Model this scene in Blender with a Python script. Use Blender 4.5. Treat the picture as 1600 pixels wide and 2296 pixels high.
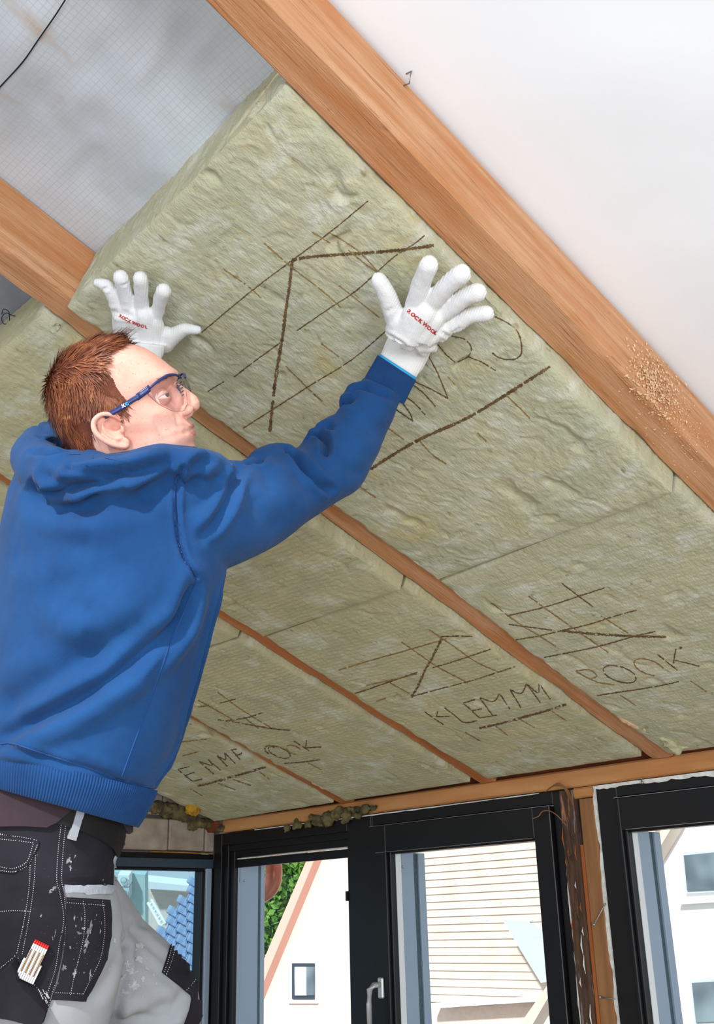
import bpy, bmesh, math, random
import numpy as np
from mathutils import Matrix, Vector
from mathutils.bvhtree import BVHTree

for o in list(bpy.data.objects): bpy.data.objects.remove(o)
C = bpy.context.scene.collection
random.seed(7); RNG = np.random.default_rng(7)

# ------------------------------------------------------------ camera
# columns: camera right, up, back in world axes (X along window wall, Y down the slope, Z up; origin = eye)
R = np.array([[0.68873256, 0.27996753, 0.66877922],
              [0.72460397, -0.23473086, -0.64795873],
              [-0.02442428, 0.93087035, -0.36453237]])
FPX = 2388.0
cd = bpy.data.cameras.new('camera'); co = bpy.data.objects.new('camera', cd); C.objects.link(co)
cd.sensor_fit = 'VERTICAL'; cd.sensor_height = 24; cd.lens = FPX/2296*24; cd.clip_start = .02; cd.clip_end = 200
M4 = np.eye(4); M4[:3, :3] = R; co.matrix_world = Matrix(M4.tolist())
bpy.context.scene.camera = co
# ------------------------------------------------------------ world, sun, soft lights, exposure
sc = bpy.context.scene
sc.view_settings.view_transform = 'Standard'; sc.view_settings.look = 'None'
sc.view_settings.gamma = 1; sc.view_settings.use_curve_mapping = False
sc.view_settings.exposure = 0.0
w = bpy.data.worlds.new('world'); sc.world = w; w.use_nodes = True
bg = w.node_tree.nodes['Background']; bg.inputs[0].default_value = (.86, .93, 1, 1); bg.inputs[1].default_value = 1.0
def light(name, kind, loc, target, energy, size=1, color=(1, 1, 1), sizey=None):
    l = bpy.data.lights.new(name, kind); l.energy = energy; l.color = color
    if kind == 'AREA':
        l.size = size
        if sizey: l.shape = 'RECTANGLE'; l.size_y = sizey
    if kind == 'SUN': l.angle = math.radians(size)
    o = bpy.data.objects.new(name, l); C.objects.link(o); o.location = loc
    o.rotation_euler = (Vector(target)-Vector(loc)).to_track_quat('-Z', 'Y').to_euler(); return o
light('sun', 'SUN', (3, -6, 9), (-3, 8, 0), 4.4, 3, (1, .96, .9))
light('softbox_right', 'AREA', (1.9, -.6, .1), (-.9, 1.2, 1.0), 69, 1.1, (.95, .98, 1))
light('softbox_low', 'AREA', (-.2, -.9, -.75), (-1.0, 1.2, 1.3), 30, 1.3, (.95, .98, 1))

# ------------------------------------------------------------ geometry helpers
AL = math.radians(19.2294)
X_ = np.array([1., 0, 0]); S_ = np.array([0, math.cos(AL), -math.sin(AL)]); N_ = np.array([0, math.sin(AL), math.cos(AL)])
HR = 1.4                                     # perpendicular distance of the rafters' undersides from the eye
def nz(a): return a/np.linalg.norm(a)
def ray(u, v): return nz(R @ np.array([u-800, 1148-v, -FPX]))
def P(u, v, d): return R @ (np.array([u-800, 1148-v, -FPX])/FPX*d)
def PL(x, s, h): return x*X_+s*S_+h*N_
def onH(u, v, h): r = ray(u, v); return r*(h/(r@N_))
def onY(u, v, y): r = ray(u, v); return r*(y/r[1])
def onX(u, v, x): r = ray(u, v); return r*(x/r[0])
def vnoise(p, seed=0):
    p = np.asarray(p, float); i = np.floor(p).astype(np.int64); f = p-i; f = f*f*(3-2*f)
    def h(a, b, c):
        n = (a*73856093) ^ (b*19349663) ^ (c*83492791) ^ (seed*2654435761 & 0xffffffff)
        n = (n ^ (n >> 13))*1274126177 & 0x7fffffff; n = (n ^ (n >> 16))*668265263 & 0x7fffffff
        return ((n ^ (n >> 11)) & 0xffff)/32767.5-1
    x, y, z = i[..., 0], i[..., 1], i[..., 2]; fx, fy, fz = f[..., 0], f[..., 1], f[..., 2]
    def l(a, b, t): return a+(b-a)*t
    return l(l(l(h(x, y, z), h(x+1, y, z), fx), l(h(x, y+1, z), h(x+1, y+1, z), fx), fy),
             l(l(h(x, y, z+1), h(x+1, y, z+1), fx), l(h(x, y+1, z+1), h(x+1, y+1, z+1), fx), fy), fz)
def fbm(p, o=4, seed=0):
    s = 0; a = 1; t = 0
    for k in range(o): s = s+a*vnoise(np.asarray(p)*2**k+k*17.3, seed+k); t += a; a *= .5
    return s/t
def tag(o, label=None, cat=None, group=None, kind=None):
    if label: o['label'] = label
    if cat: o['category'] = cat
    if group: o['group'] = group
    if kind: o['kind'] = kind
    return o
def empty(name, loc=(0, 0, 0)):
    o = bpy.data.objects.new(name, None); C.objects.link(o); o.matrix_world = Matrix.Translation(Vector(loc)); o.empty_display_size = .05; return o
def mk(name, v, f, mat=None, parent=None, smooth=False, M=None):
    me = bpy.data.meshes.new(name); v = np.asarray(v, float)
    if isinstance(f, np.ndarray):
        n = f.shape[1]; me.vertices.add(len(v)); me.vertices.foreach_set('co', v.ravel())
        me.loops.add(f.size); me.loops.foreach_set('vertex_index', f.ravel().astype(np.int32))
        me.polygons.add(len(f)); me.polygons.foreach_set('loop_start', np.arange(0, f.size, n, dtype=np.int32))
        me.update(calc_edges=True); me.validate()
    else:
        me.from_pydata(v.tolist(), [], f)
    if smooth: me.polygons.foreach_set('use_smooth', np.ones(len(me.polygons), bool))
    if mat: me.materials.append(mat)
    o = bpy.data.objects.new(name, me); C.objects.link(o)
    if M is not None: o.matrix_world = Matrix(np.asarray(M).tolist())
    if parent is not None: o.parent = parent; o.matrix_parent_inverse = parent.matrix_world.inverted()
    return o
class MB:
    def __init__(s): s.v = []; s.f = []
    def add(s, v, f):
        n = len(s.v); s.v += [tuple(map(float, p)) for p in v]; s.f += [tuple(i+n for i in q) for q in f]; return s
    def box(s, a, b, bev=0.0, fr=None):
        a = np.minimum(a, b).astype(float), np.maximum(a, b).astype(float); lo, hi = a
        bm = bmesh.new(); bmesh.ops.create_cube(bm, size=1)
        for q in bm.verts: q.co = Vector([(lo[i]+hi[i])/2+q.co[i]*(hi[i]-lo[i]) for i in range(3)])
        if bev > 0:
            e = min(bev, min(hi-lo)*.4); bmesh.ops.bevel(bm, geom=list(bm.edges), offset=e, segments=1, affect='EDGES')
        bm.verts.ensure_lookup_table(); vs = [np.array(q.co) for q in bm.verts]
        if fr is not None: vs = [fr(*q) for q in vs]
        s.add(vs, [[q.index for q in g.verts] for g in bm.faces]); bm.free(); return s
    def tube(s, pts, r, n=8, cap=True):
        pts = [np.asarray(p, float) for p in pts]; m = len(pts)
        rr = r if hasattr(r, '__len__') else [r]*m
        up = np.array([.13, .21, .97]); rings = []
        for i in range(m):
            t = nz(pts[min(i+1, m-1)]-pts[max(i-1, 0)]); a = np.cross(t, up)
            if np.linalg.norm(a) < .05: a = np.cross(t, [1, 0, 0])
            a = nz(a); b = np.cross(t, a)
            rings.append([pts[i]+rr[i]*(math.cos(k*2*math.pi/n)*a+math.sin(k*2*math.pi/n)*b) for k in range(n)])
        return s.rings(rings, cap)
    def rings(s, rings, cap=True):
        n = len(rings[0]); v = [p for q in rings for p in q]; f = []
        for i in range(len(rings)-1):
            for k in range(n): f.append((i*n+k, i*n+(k+1) % n, (i+1)*n+(k+1) % n, (i+1)*n+k))
        if cap: f.append(tuple(range(n))[::-1]); f.append(tuple((len(rings)-1)*n+k for k in range(n)))
        return s.add(v, f)
    def ell(s, c, a, ax=None, n=16, m=12):
        ax = np.eye(3) if ax is None else ax; c = np.asarray(c, float); rings = []
        for i in range(m+1):
            t = math.pi*(i/m); t = min(max(t, .02), math.pi-.02)
            rings.append([c+ax[0]*a[0]*math.sin(t)*math.cos(k*2*math.pi/n)+ax[1]*a[1]*math.sin(t)*math.sin(k*2*math.pi/n)+ax[2]*a[2]*math.cos(t) for k in range(n)])
        return s.rings(rings)
    def build(s, name, mat=None, parent=None, smooth=False, M=None):
        return mk(name, s.v, s.f, mat, parent, smooth, M)
def grid_faces(nu, nv, wrap=False):
    i, j = np.meshgrid(np.arange(nu-1), np.arange(nv if wrap else nv-1), indexing='ij'); j2 = (j+1) % nv
    return np.stack([i*nv+j, (i+1)*nv+j, (i+1)*nv+j2, i*nv+j2], -1).reshape(-1, 4)
PLM = np.eye(4); PLM[:3, 0] = X_; PLM[:3, 1] = S_; PLM[:3, 2] = N_
def catmull(pts, n=8):
    p = np.asarray(pts, float); p = np.vstack([2*p[0]-p[1], p, 2*p[-1]-p[-2]]); out = []
    for i in range(1, len(p)-2):
        for k in range(n):
            t = k/n; out.append(.5*((2*p[i])+(-p[i-1]+p[i+1])*t+(2*p[i-1]-5*p[i]+4*p[i+1]-p[i+2])*t*t+(-p[i-1]+3*p[i]-3*p[i+1]+p[i+2])*t**3))
    out.append(p[-2]); return np.array(out)
def voxel(mb, size, smooth_it=0, sm=.5):
    """closed union of everything in mb; returns verts, quads"""
    me = bpy.data.meshes.new('tmp'); me.from_pydata(mb.v, [], mb.f); o = bpy.data.objects.new('tmp', me); C.objects.link(o)
    bm = bmesh.new(); bm.from_mesh(me); bmesh.ops.recalc_face_normals(bm, faces=bm.faces); bm.to_mesh(me); bm.free()
    m = o.modifiers.new('r', 'REMESH'); m.mode = 'VOXEL'; m.voxel_size = size; m.use_smooth_shade = True
    if smooth_it:
        k = o.modifiers.new('s', 'SMOOTH'); k.factor = sm; k.iterations = smooth_it
    dg = bpy.context.evaluated_depsgraph_get(); e = o.evaluated_get(dg).to_mesh()
    v = np.empty(len(e.vertices)*3); e.vertices.foreach_get('co', v); v = v.reshape(-1, 3)
    q = np.array([list(p.vertices) for p in e.polygons if len(p.vertices) == 4], dtype=np.int64)
    o.evaluated_get(dg).to_mesh_clear(); bpy.data.objects.remove(o); bpy.data.meshes.remove(me); return v, q
def normals(v, q):
    n = np.cross(v[q[:, 2]]-v[q[:, 0]], v[q[:, 3]]-v[q[:, 1]]); N = np.zeros_like(v)
    for k in range(4): np.add.at(N, q[:, k], n)
    return N/(np.linalg.norm(N, axis=1, keepdims=True)+1e-12)
def bvh(v, q): return BVHTree.FromPolygons([tuple(p) for p in v], [tuple(int(i) for i in f) for f in q])
def hit(tree, u, v):
    r = ray(u, v); h = tree.ray_cast(Vector((0, 0, 0)), Vector(r))
    if h[0] is None: return None
    n = np.array(h[1]); n = n if n@r < 0 else -n
    return np.array(h[0]), n
def pdist(v, pl):
    """distance of points to polyline, plus signed side helper"""
    best = np.full(len(v), 9.); tt = np.zeros(len(v)); L = len(pl)-1
    for i in range(L):
        a, b = pl[i], pl[i+1]; ab = b-a; t = np.clip(((v-a)@ab)/(ab@ab+1e-12), 0, 1)
        d = np.linalg.norm(v-a-t[:, None]*ab, axis=1); m = d < best; best[m] = d[m]; tt[m] = (i+t[m])/L
    return best, tt
def fold(v, q, tree, folds):
    """each fold: (pixel-surveyed points, width m, depth m, ridge?) -> pushes the surface along its normal"""
    N = normals(v, q); D = np.zeros(len(v))
    for pts, wd, dp, *ex in folds:
        pp = catmull(pts, 4) if len(pts) > 2 else np.array(pts, float); hs = [hit(tree, *p) for p in pp]; pl = np.array([h[0] for h in hs if h])
        if len(pl) < 2: continue
        lo = pl.min(0)-wd*5; hi = pl.max(0)+wd*5; m = np.all((v > lo) & (v < hi), axis=1); idx = np.nonzero(m)[0]
        d, t = pdist(v[idx], pl); fade = np.clip(np.minimum(t, 1-t)*5+.25, 0, 1) if not ex or ex[0] == 0 else 1
        D[idx] -= dp*np.exp(-(d/wd)**2)*fade
        if dp > 0: D[idx] += dp*.45*np.exp(-((d-2.1*wd)/(1.1*wd))**2)*fade
    return v+N*D[:, None]
def inpoly(x, y, poly):
    poly = np.asarray(poly, float); c = np.zeros(len(x), bool); j = len(poly)-1
    for i in range(len(poly)):
        xi, yi = poly[i]; xj, yj = poly[j]
        m = ((yi > y) != (yj > y)) & (x < (xj-xi)*(y-yi)/(yj-yi+1e-12)+xi); c ^= m; j = i
    return c
def patch(name, poly, tree, mat, parent, off=.002, th=.002, step=6, smooth=True, bulge=0):
    """a sewn-on layer of cloth that follows the surface under it, with its own thickness"""
    poly = np.asarray(poly, float); bm = bmesh.new()
    dense = []
    for i in range(len(poly)):
        a, b = poly[i], poly[(i+1) % len(poly)]; n = max(1, int(np.linalg.norm(b-a)/step))
        dense += [a+(b-a)*k/n for k in range(n)]
    vs = [bm.verts.new((p[0], p[1], 0)) for p in dense]; face = bm.faces.new(vs)
    bmesh.ops.triangulate(bm, faces=[face])
    lo = poly.min(0); hi = poly.max(0)
    for ax in (0, 1):
        for c in np.arange(lo[ax]+step*.7, hi[ax], step*1.5):
            co_ = [0, 0, 0]; no = [0, 0, 0]; co_[ax] = c; no[ax] = 1
            bmesh.ops.bisect_plane(bm, geom=list(bm.verts)+list(bm.edges)+list(bm.faces), plane_co=co_, plane_no=no)
    bmesh.ops.remove_doubles(bm, verts=bm.verts, dist=.3)
    bmesh.ops.triangulate(bm, faces=bm.faces)
    bm.verts.ensure_lookup_table(); top = {}; bot = {}
    edge = {q.index for q in bm.verts if q.is_boundary}
    for q in bm.verts:
        h = hit(tree, q.co.x, q.co.y)
        if h:
            o_ = off+th+(bulge if q.index not in edge else 0); top[q.index] = h[0]+h[1]*o_; bot[q.index] = h[0]+h[1]*off*.2
    V = []; ix = {}; F = []
    for k in top: ix[k] = len(V); V += [top[k], bot[k]]
    for g in bm.faces:
        k = [q.index for q in g.verts]
        if all(i in top for i in k):
            d_ = [np.linalg.norm(top[k[i]]-top[k[i-1]]) for i in range(3)]
            if max(d_) > .05: continue
            F.append([ix[i] for i in k]); F.append([ix[i]+1 for i in k][::-1])
    for e in bm.edges:
        if e.is_boundary:
            a, b = e.verts[0].index, e.verts[1].index
            if a in top and b in top: F.append([ix[a], ix[b], ix[b]+1, ix[a]+1])
    bm.free()
    return mk(name, V, F, mat, parent, False)
def ribbon(mb, pts, tree, wpx, off=.0006, th=.0, n=6, seg=3.0, jit=0, dash=None, wv=0, raised=False):
    """thin strip lying on a surface"""
    pp = catmull(pts, n) if len(pts) > 2 else np.array(pts, float)
    d = np.r_[0, np.cumsum(np.linalg.norm(np.diff(pp, axis=0), axis=1))]; L = d[-1]; m = max(2, int(L/seg))
    t = np.linspace(0, L, m); q = np.stack([np.interp(t, d, pp[:, 0]), np.interp(t, d, pp[:, 1])], 1)
    tg = np.gradient(q, axis=0); tg /= np.linalg.norm(tg, axis=1, keepdims=True)+1e-9; nn = np.stack([-tg[:, 1], tg[:, 0]], 1)
    prev = None
    for i in range(m):
        if dash and (t[i] % (dash[0]+dash[1])) > dash[0]: prev = None; continue
        j = (random.random()-.5)*jit; ww = wpx*(1+(random.random()-.5)*wv*2)/2; c = q[i]+nn[i]*j
        a = hit(tree, *(c+nn[i]*ww)); b = hit(tree, *(c-nn[i]*ww)); cc = hit(tree, *c)
        if not a or not b or not cc: prev = None; continue
        if wv and random.random() < .012: prev = None; continue
        k = len(mb.v)
        if raised: mb.v += [tuple(a[0]), tuple(cc[0]+cc[1]*off), tuple(b[0])]; w_ = 3
        else: mb.v += [tuple(a[0]+a[1]*off), tuple(b[0]+b[1]*off)]; w_ = 2
        if prev is not None:
            for z in range(w_-1): mb.f.append((prev+z, prev+z+1, k+z+1, k+z))
        prev = k
# ------------------------------------------------------------ materials
def M(name, col, rough=.7, col2=None, nscale=8, ndetail=6, stretch=(1, 1, 1), bump=0, bscale=60, bstretch=None, metal=0, mix=(.35, .65), spots=None, emit=None, sheen=0, spec=.5, sss=0, wave=None, grid=None, bdist=.002):
    m = bpy.data.materials.new(name); m.use_nodes = True; nt = m.node_tree; b = nt.nodes['Principled BSDF']; L = nt.links.new
    def N(t, **k):
        n = nt.nodes.new(t)
        for a, c in k.items(): setattr(n, a, c)
        return n
    tc = N('ShaderNodeTexCoord')
    def noise(scale, detail, st, rgh=.6):
        mp = N('ShaderNodeMapping'); mp.inputs['Scale'].default_value = st; L(tc.outputs['Object'], mp.inputs[0])
        n = N('ShaderNodeTexNoise'); n.inputs['Scale'].default_value = scale; n.inputs['Detail'].default_value = detail; n.inputs['Roughness'].default_value = rgh
        L(mp.outputs[0], n.inputs['Vector']); return n.outputs[0]
    def ramp(src, a, b_):
        r = N('ShaderNodeMapRange'); r.inputs[1].default_value = a; r.inputs[2].default_value = b_; L(src, r.inputs[0]); return r.outputs[0]
    def mixc(fac, a, b_, typ='MIX'):
        x = N('ShaderNodeMix', data_type='RGBA', blend_type=typ); L(fac, x.inputs[0])
        for s_, i in ((a, 6), (b_, 7)):
            if hasattr(s_, 'links'): L(s_, x.inputs[i])
            else: x.inputs[i].default_value = (*s_, 1)
        return x.outputs[2]
    c = None
    if col2: c = mixc(ramp(noise(nscale, ndetail, stretch), *mix), col, col2)
    for sp in (spots or []):   # (colour, scale, lo, hi, stretch)
        c = mixc(ramp(noise(sp[1], 4, sp[4] if len(sp) > 4 else (1, 1, 1)), sp[2], sp[3]), c if c is not None else col, sp[0])
    def wv(scale, axis, rot=(0, 0, 0), dist=0):
        mp = N('ShaderNodeMapping'); mp.inputs['Rotation'].default_value = rot; L(tc.outputs['Object'], mp.inputs[0])
        n = N('ShaderNodeTexWave', bands_direction=axis); n.inputs['Scale'].default_value = scale; n.inputs['Distortion'].default_value = dist; n.inputs['Detail'].default_value = 1
        L(mp.outputs[0], n.inputs[0]); return n.outputs[1]
    if grid:
        for ax in ('X', 'Y'):
            g = ramp(wv(grid[0], ax, dist=.3), .93, 1.0); c = mixc(g, c if c is not None else col, grid[1])
    if c is not None: L(c, b.inputs['Base Color'])
    else: b.inputs['Base Color'].default_value = (*col, 1)
    b.inputs['Roughness'].default_value = rough; b.inputs['Metallic'].default_value = metal; b.inputs['Specular IOR Level'].default_value = spec
    if sheen: b.inputs['Sheen Weight'].default_value = sheen
    if sss: b.inputs['Subsurface Weight'].default_value = sss; b.inputs['Subsurface Radius'].default_value = (.8, .3, .15); b.inputs['Subsurface Scale'].default_value = .012
    if emit: b.inputs['Emission Color'].default_value = (*emit[0], 1); b.inputs['Emission Strength'].default_value = emit[1]
    h = None
    if bump: h = noise(bscale, 8, bstretch or stretch, .65)
    if wave:   # (scale, axis, rot, amount)
        wv_ = wv(wave[0], wave[1], wave[2], wave[4] if len(wave) > 4 else 0)
        if h is None:
            h = wv_
        else:
            a = N('ShaderNodeMath', operation='MULTIPLY_ADD'); L(wv_, a.inputs[0]); a.inputs[1].default_value = wave[3]; L(h, a.inputs[2]); h = a.outputs[0]
    if h is not None:
        bp = N('ShaderNodeBump'); bp.inputs['Strength'].default_value = bump or wave[3]; bp.inputs['Distance'].default_value = bdist; L(h, bp.inputs['Height']); L(bp.outputs[0], b.inputs['Normal'])
    return m
def glass(name, tint, rfl=.06):
    m = bpy.data.materials.new(name); m.use_nodes = True; nt = m.node_tree; nt.nodes.clear()
    o = nt.nodes.new('ShaderNodeOutputMaterial'); t = nt.nodes.new('ShaderNodeBsdfTransparent'); g = nt.nodes.new('ShaderNodeBsdfGlossy'); x = nt.nodes.new('ShaderNodeMixShader'); fr = nt.nodes.new('ShaderNodeFresnel')
    t.inputs[0].default_value = (*tint, 1); g.inputs['Roughness'].default_value = .02; fr.inputs[0].default_value = 1.3 if rfl < .1 else 1.5
    ge = nt.nodes.new('ShaderNodeNewGeometry'); mu = nt.nodes.new('ShaderNodeMath'); mu.operation = 'MULTIPLY'; iv = nt.nodes.new('ShaderNodeMath'); iv.operation = 'SUBTRACT'; iv.inputs[0].default_value = 1; nt.links.new(ge.outputs['Backfacing'], iv.inputs[1]); nt.links.new(fr.outputs[0], mu.inputs[0]); nt.links.new(iv.outputs[0], mu.inputs[1]); nt.links.new(mu.outputs[0], x.inputs[0]); nt.links.new(t.outputs[0], x.inputs[1]); nt.links.new(g.outputs[0], x.inputs[2]); nt.links.new(x.outputs[0], o.inputs[0]); return m
def srgb(r, g, b): return tuple(((c/255)/12.92 if c/255 < .04045 else ((c/255+.055)/1.055)**2.4) for c in (r, g, b))
ST = (1, .12, 1)
m_raft = M('sawn_wood', srgb(200, 136, 86), .75, srgb(222, 170, 130), 14, 9, (4, .22, 4), .8, 60, (6, .3, 6), spots=[(srgb(202, 128, 74), 5, .5, .68, (2, .4, 2)), (srgb(160, 100, 60), 60, .58, .72, (4, .12, 4)), (srgb(100, 56, 32), 42, .7, .78, (3, .6, 3))], bdist=.005)
m_raft2 = M('old_wood', srgb(178, 104, 54), .75, srgb(200, 130, 78), 9, 8, (3, .35, 3), .5, 40, (6, .5, 6), spots=[(srgb(96, 44, 18), 26, .66, .8, (3, .4, 3))], bdist=.004)
m_beam = M('planed_wood', srgb(206, 150, 96), .65, srgb(188, 124, 70), 5, 8, (.4, 3, 3), .3, 30, (.5, 6, 6), spots=[(srgb(90, 48, 22), 18, .73, .8, (.6, 2, 2))])
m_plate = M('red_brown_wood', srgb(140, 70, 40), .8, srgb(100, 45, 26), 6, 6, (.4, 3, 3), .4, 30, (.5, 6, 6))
m_wool = M('stone_wool', srgb(210, 206, 174), .95, srgb(196, 198, 170), 7, 8, (1, 1.6, 1), .9, 150, (1, .45, 1), spots=[(srgb(222, 224, 208), 11, .5, .7, (1, 1.5, 1)), (srgb(202, 188, 130), 5, .6, .76), (srgb(158, 148, 108), 60, .62, .76, (1, .5, 1))], spec=.15, bdist=.006)
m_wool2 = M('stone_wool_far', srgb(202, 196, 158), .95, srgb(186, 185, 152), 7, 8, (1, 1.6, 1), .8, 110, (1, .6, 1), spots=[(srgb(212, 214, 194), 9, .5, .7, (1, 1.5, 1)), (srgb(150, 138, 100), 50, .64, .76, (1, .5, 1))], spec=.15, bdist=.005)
m_mark = M('scorched_mark', srgb(124, 98, 64), .95, srgb(86, 66, 42), 60, 4)
m_mark2 = M('faint_mark', srgb(158, 130, 80), .95, srgb(134, 104, 58), 60, 4)
m_memb = M('grey_membrane', srgb(208, 214, 222), .5, srgb(190, 198, 208), 3, 4, bump=.3, bscale=60, grid=(27, srgb(186, 193, 203)), spots=[(srgb(190, 168, 150), 3.2, .62, .75, (3, 1.2, 1))], bdist=.003)
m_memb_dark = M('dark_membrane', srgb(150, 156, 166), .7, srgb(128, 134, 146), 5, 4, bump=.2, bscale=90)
m_memb_white = M('white_membrane', srgb(246, 249, 255), .8, srgb(241, 246, 253), 2, 3, bump=.15, bscale=400, bdist=.001)
m_blue = M('blue_sweat_cloth', srgb(20, 60, 108), .95, srgb(27, 72, 124), 6, 6, bump=.35, bscale=420, sheen=.06, spec=.2, wave=(160, 'DIAGONAL', (0, 0, .4), .6), bdist=.0012)
m_blue_rib = M('blue_rib_knit', srgb(19, 56, 103), .95, srgb(25, 66, 116), 14, 5, bump=.2, bscale=300, sheen=.05, spec=.2, bdist=.001)
m_seam = M('blue_seam', srgb(20, 62, 120), .95)
m_maroon = M('maroon_cotton', srgb(52, 36, 46), .95, srgb(40, 28, 36), 12, 5, bump=.3, bscale=300, bdist=.001)
m_glove = M('white_knit', srgb(232, 233, 236), .9, srgb(226, 226, 224), 10, 4, bump=.15, bscale=300, spec=.2, wave=(95, 'X', (0, 0, .5), .7), bdist=.0012)
m_red = M('red_print', srgb(190, 30, 44), .8)
m_cyan = M('cyan_trim', srgb(40, 160, 220), .6)
m_skin = M('fair_skin', srgb(218, 172, 156), .55, srgb(208, 150, 134), 14, 6, bump=.15, bscale=160, sss=.12, spec=.35, spots=[(srgb(196, 124, 98), 210, .62, .72), (srgb(214, 140, 124), 8, .5, .75)], bdist=.001)
m_lip = M('lip_skin', srgb(198, 116, 110), .45, sss=.1)
m_hair = M('auburn_hair', srgb(140, 80, 50), .5, srgb(96, 50, 32), 40, 4, spec=.4, spots=[(srgb(178, 118, 76), 60, .56, .72)])
m_hairbase = M('auburn_hair_root', srgb(112, 56, 34), .8, srgb(90, 42, 24), 60, 5, bump=.6, bscale=180)
m_navy = M('navy_plastic', srgb(28, 44, 96), .3)
m_lens = glass('clear_lens', (.95, .93, .94), .05)
m_white = M('white_paint', srgb(236, 238, 240), .6)
m_black_cloth = M('black_canvas', srgb(36, 34, 42), .92, srgb(28, 27, 34), 12, 5, bump=.4, bscale=500, spec=.2, bdist=.001)
m_grey_cloth = M('grey_canvas', srgb(158, 162, 166), .92, srgb(148, 151, 156), 7, 5, bump=.3, bscale=500, spec=.2, bdist=.001)
m_grey_trim = M('grey_piping', srgb(142, 147, 156), .9)
m_thread = M('pale_thread', srgb(190, 190, 194), .9)
m_dirt = M('dried_plaster', srgb(150, 150, 156), .95, srgb(70, 69, 76), 160, 5)
m_leather = M('black_leather', srgb(15, 15, 16), .7, spec=.25, bump=.3, bscale=120)
m_rulerwhite = M('white_ruler', srgb(238, 238, 238), .4); m_brown = M('ruler_wood', srgb(150, 112, 62), .5, srgb(96, 66, 34), 60, 3); m_redpl = M('red_plastic', srgb(214, 44, 40), .4)
m_frame = M('black_frame', srgb(12, 13, 16), .42, srgb(17, 17, 20), 8, 4, spec=.35)
m_frame_blue = M('slate_frame', srgb(52, 66, 82), .4)
m_rail = M('blue_grey_metal', srgb(150, 168, 188), .4, spec=.5)
m_raildark = M('dark_gasket', srgb(62, 82, 94), .7, srgb(80, 98, 108), 90, 4)
m_tape = M('white_tape', srgb(244, 244, 242), .8, srgb(214, 212, 208), 50, 5)
m_weather = M('weathered_wood', srgb(104, 74, 54), .85, srgb(58, 42, 34), 14, 8, (4, 4, .3), .8, 40, (6, 6, .5), spots=[(srgb(150, 146, 146), 30, .58, .7, (3, 3, .3)), (srgb(196, 134, 100), 9, .62, .7, (3, 3, .5))], bdist=.006)
m_stud = M('pale_stud_wood', srgb(158, 112, 70), .8, srgb(134, 90, 54), 10, 8, (4, 4, .3), .5, 40, (6, 6, .5))
m_stud_o = M('orange_stud_wood', srgb(176, 98, 42), .75, srgb(156, 84, 36), 10, 8, (4, 4, .3), .4, 40, (6, 6, .5))
m_metal = M('steel', srgb(170, 170, 172), .3, metal=.8)
m_satin = M('satin_handle', srgb(196, 200, 202), .35, metal=.4)
m_block = M('limewashed_block', srgb(176, 164, 150), .95, srgb(150, 136, 122), 14, 6, bump=.5, bscale=60)
m_mortar = M('grey_mortar', srgb(120, 106, 100), .98, srgb(96, 84, 80), 20, 6, bump=.7, bscale=60)
m_mould = M('sooty_wool', srgb(116, 106, 70), .98, srgb(60, 54, 38), 26, 6, bump=.8, bscale=90, spots=[(srgb(140, 128, 60), 40, .6, .7)])
m_foam = M('yellow_foam', srgb(196, 150, 30), .8, srgb(160, 116, 24), 40, 4)
m_chip = M('wood_chip', srgb(222, 186, 146), .9)
m_floor = M('floor_boards', srgb(150, 140, 128), .8, srgb(130, 120, 108), 4, 5)
m_plaster = M('rough_plaster', srgb(170, 160, 150), .95, srgb(150, 142, 132), 6, 5)
m_houseA = M('pale_pink_brick', srgb(236, 214, 200), .95, srgb(244, 226, 214), 20, 4)
m_houseW = M('white_render', srgb(244, 246, 248), .95)
m_verge = M('pink_verge_board', srgb(240, 190, 176), .9)
m_tileA = M('cream_tile', srgb(214, 198, 184), .9, srgb(226, 212, 200), 5, 4)
m_tileB = M('blue_grey_pantile', srgb(176, 192, 214), .6, srgb(150, 172, 204), 8, 3)
m_teal = M('teal_render', srgb(180, 204, 202), .95)
m_lead = M('pale_lead', srgb(190, 205, 208), .8)
m_leaf = M('leaf_green', srgb(110, 160, 60), .8, srgb(70, 130, 40), 3, 3)
m_copper = M('copper', srgb(214, 140, 110), .35, srgb(170, 90, 66), 6, 3, metal=.4)
m_glass = glass('clear_pane', (.97, .98, .98)); m_glassb = glass('blue_tinted_pane', (.66, .80, .86))
m_winglass = M('house_window_glass', srgb(80, 96, 108), .1, srgb(130, 150, 160), 2, 2)
m_boot = M('boot_leather', srgb(50, 42, 36), .7)
m_eye = M('eye_white', srgb(232, 226, 222), .2)
m_iris = M('eye_iris', srgb(92, 84, 74), .15)
m_lensedge = glass('lens_edge_clear', (.70, .66, .68), .2)
m_dust = M('pale_dust', srgb(184, 187, 191), .95, srgb(160, 163, 168), 120, 5)
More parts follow.
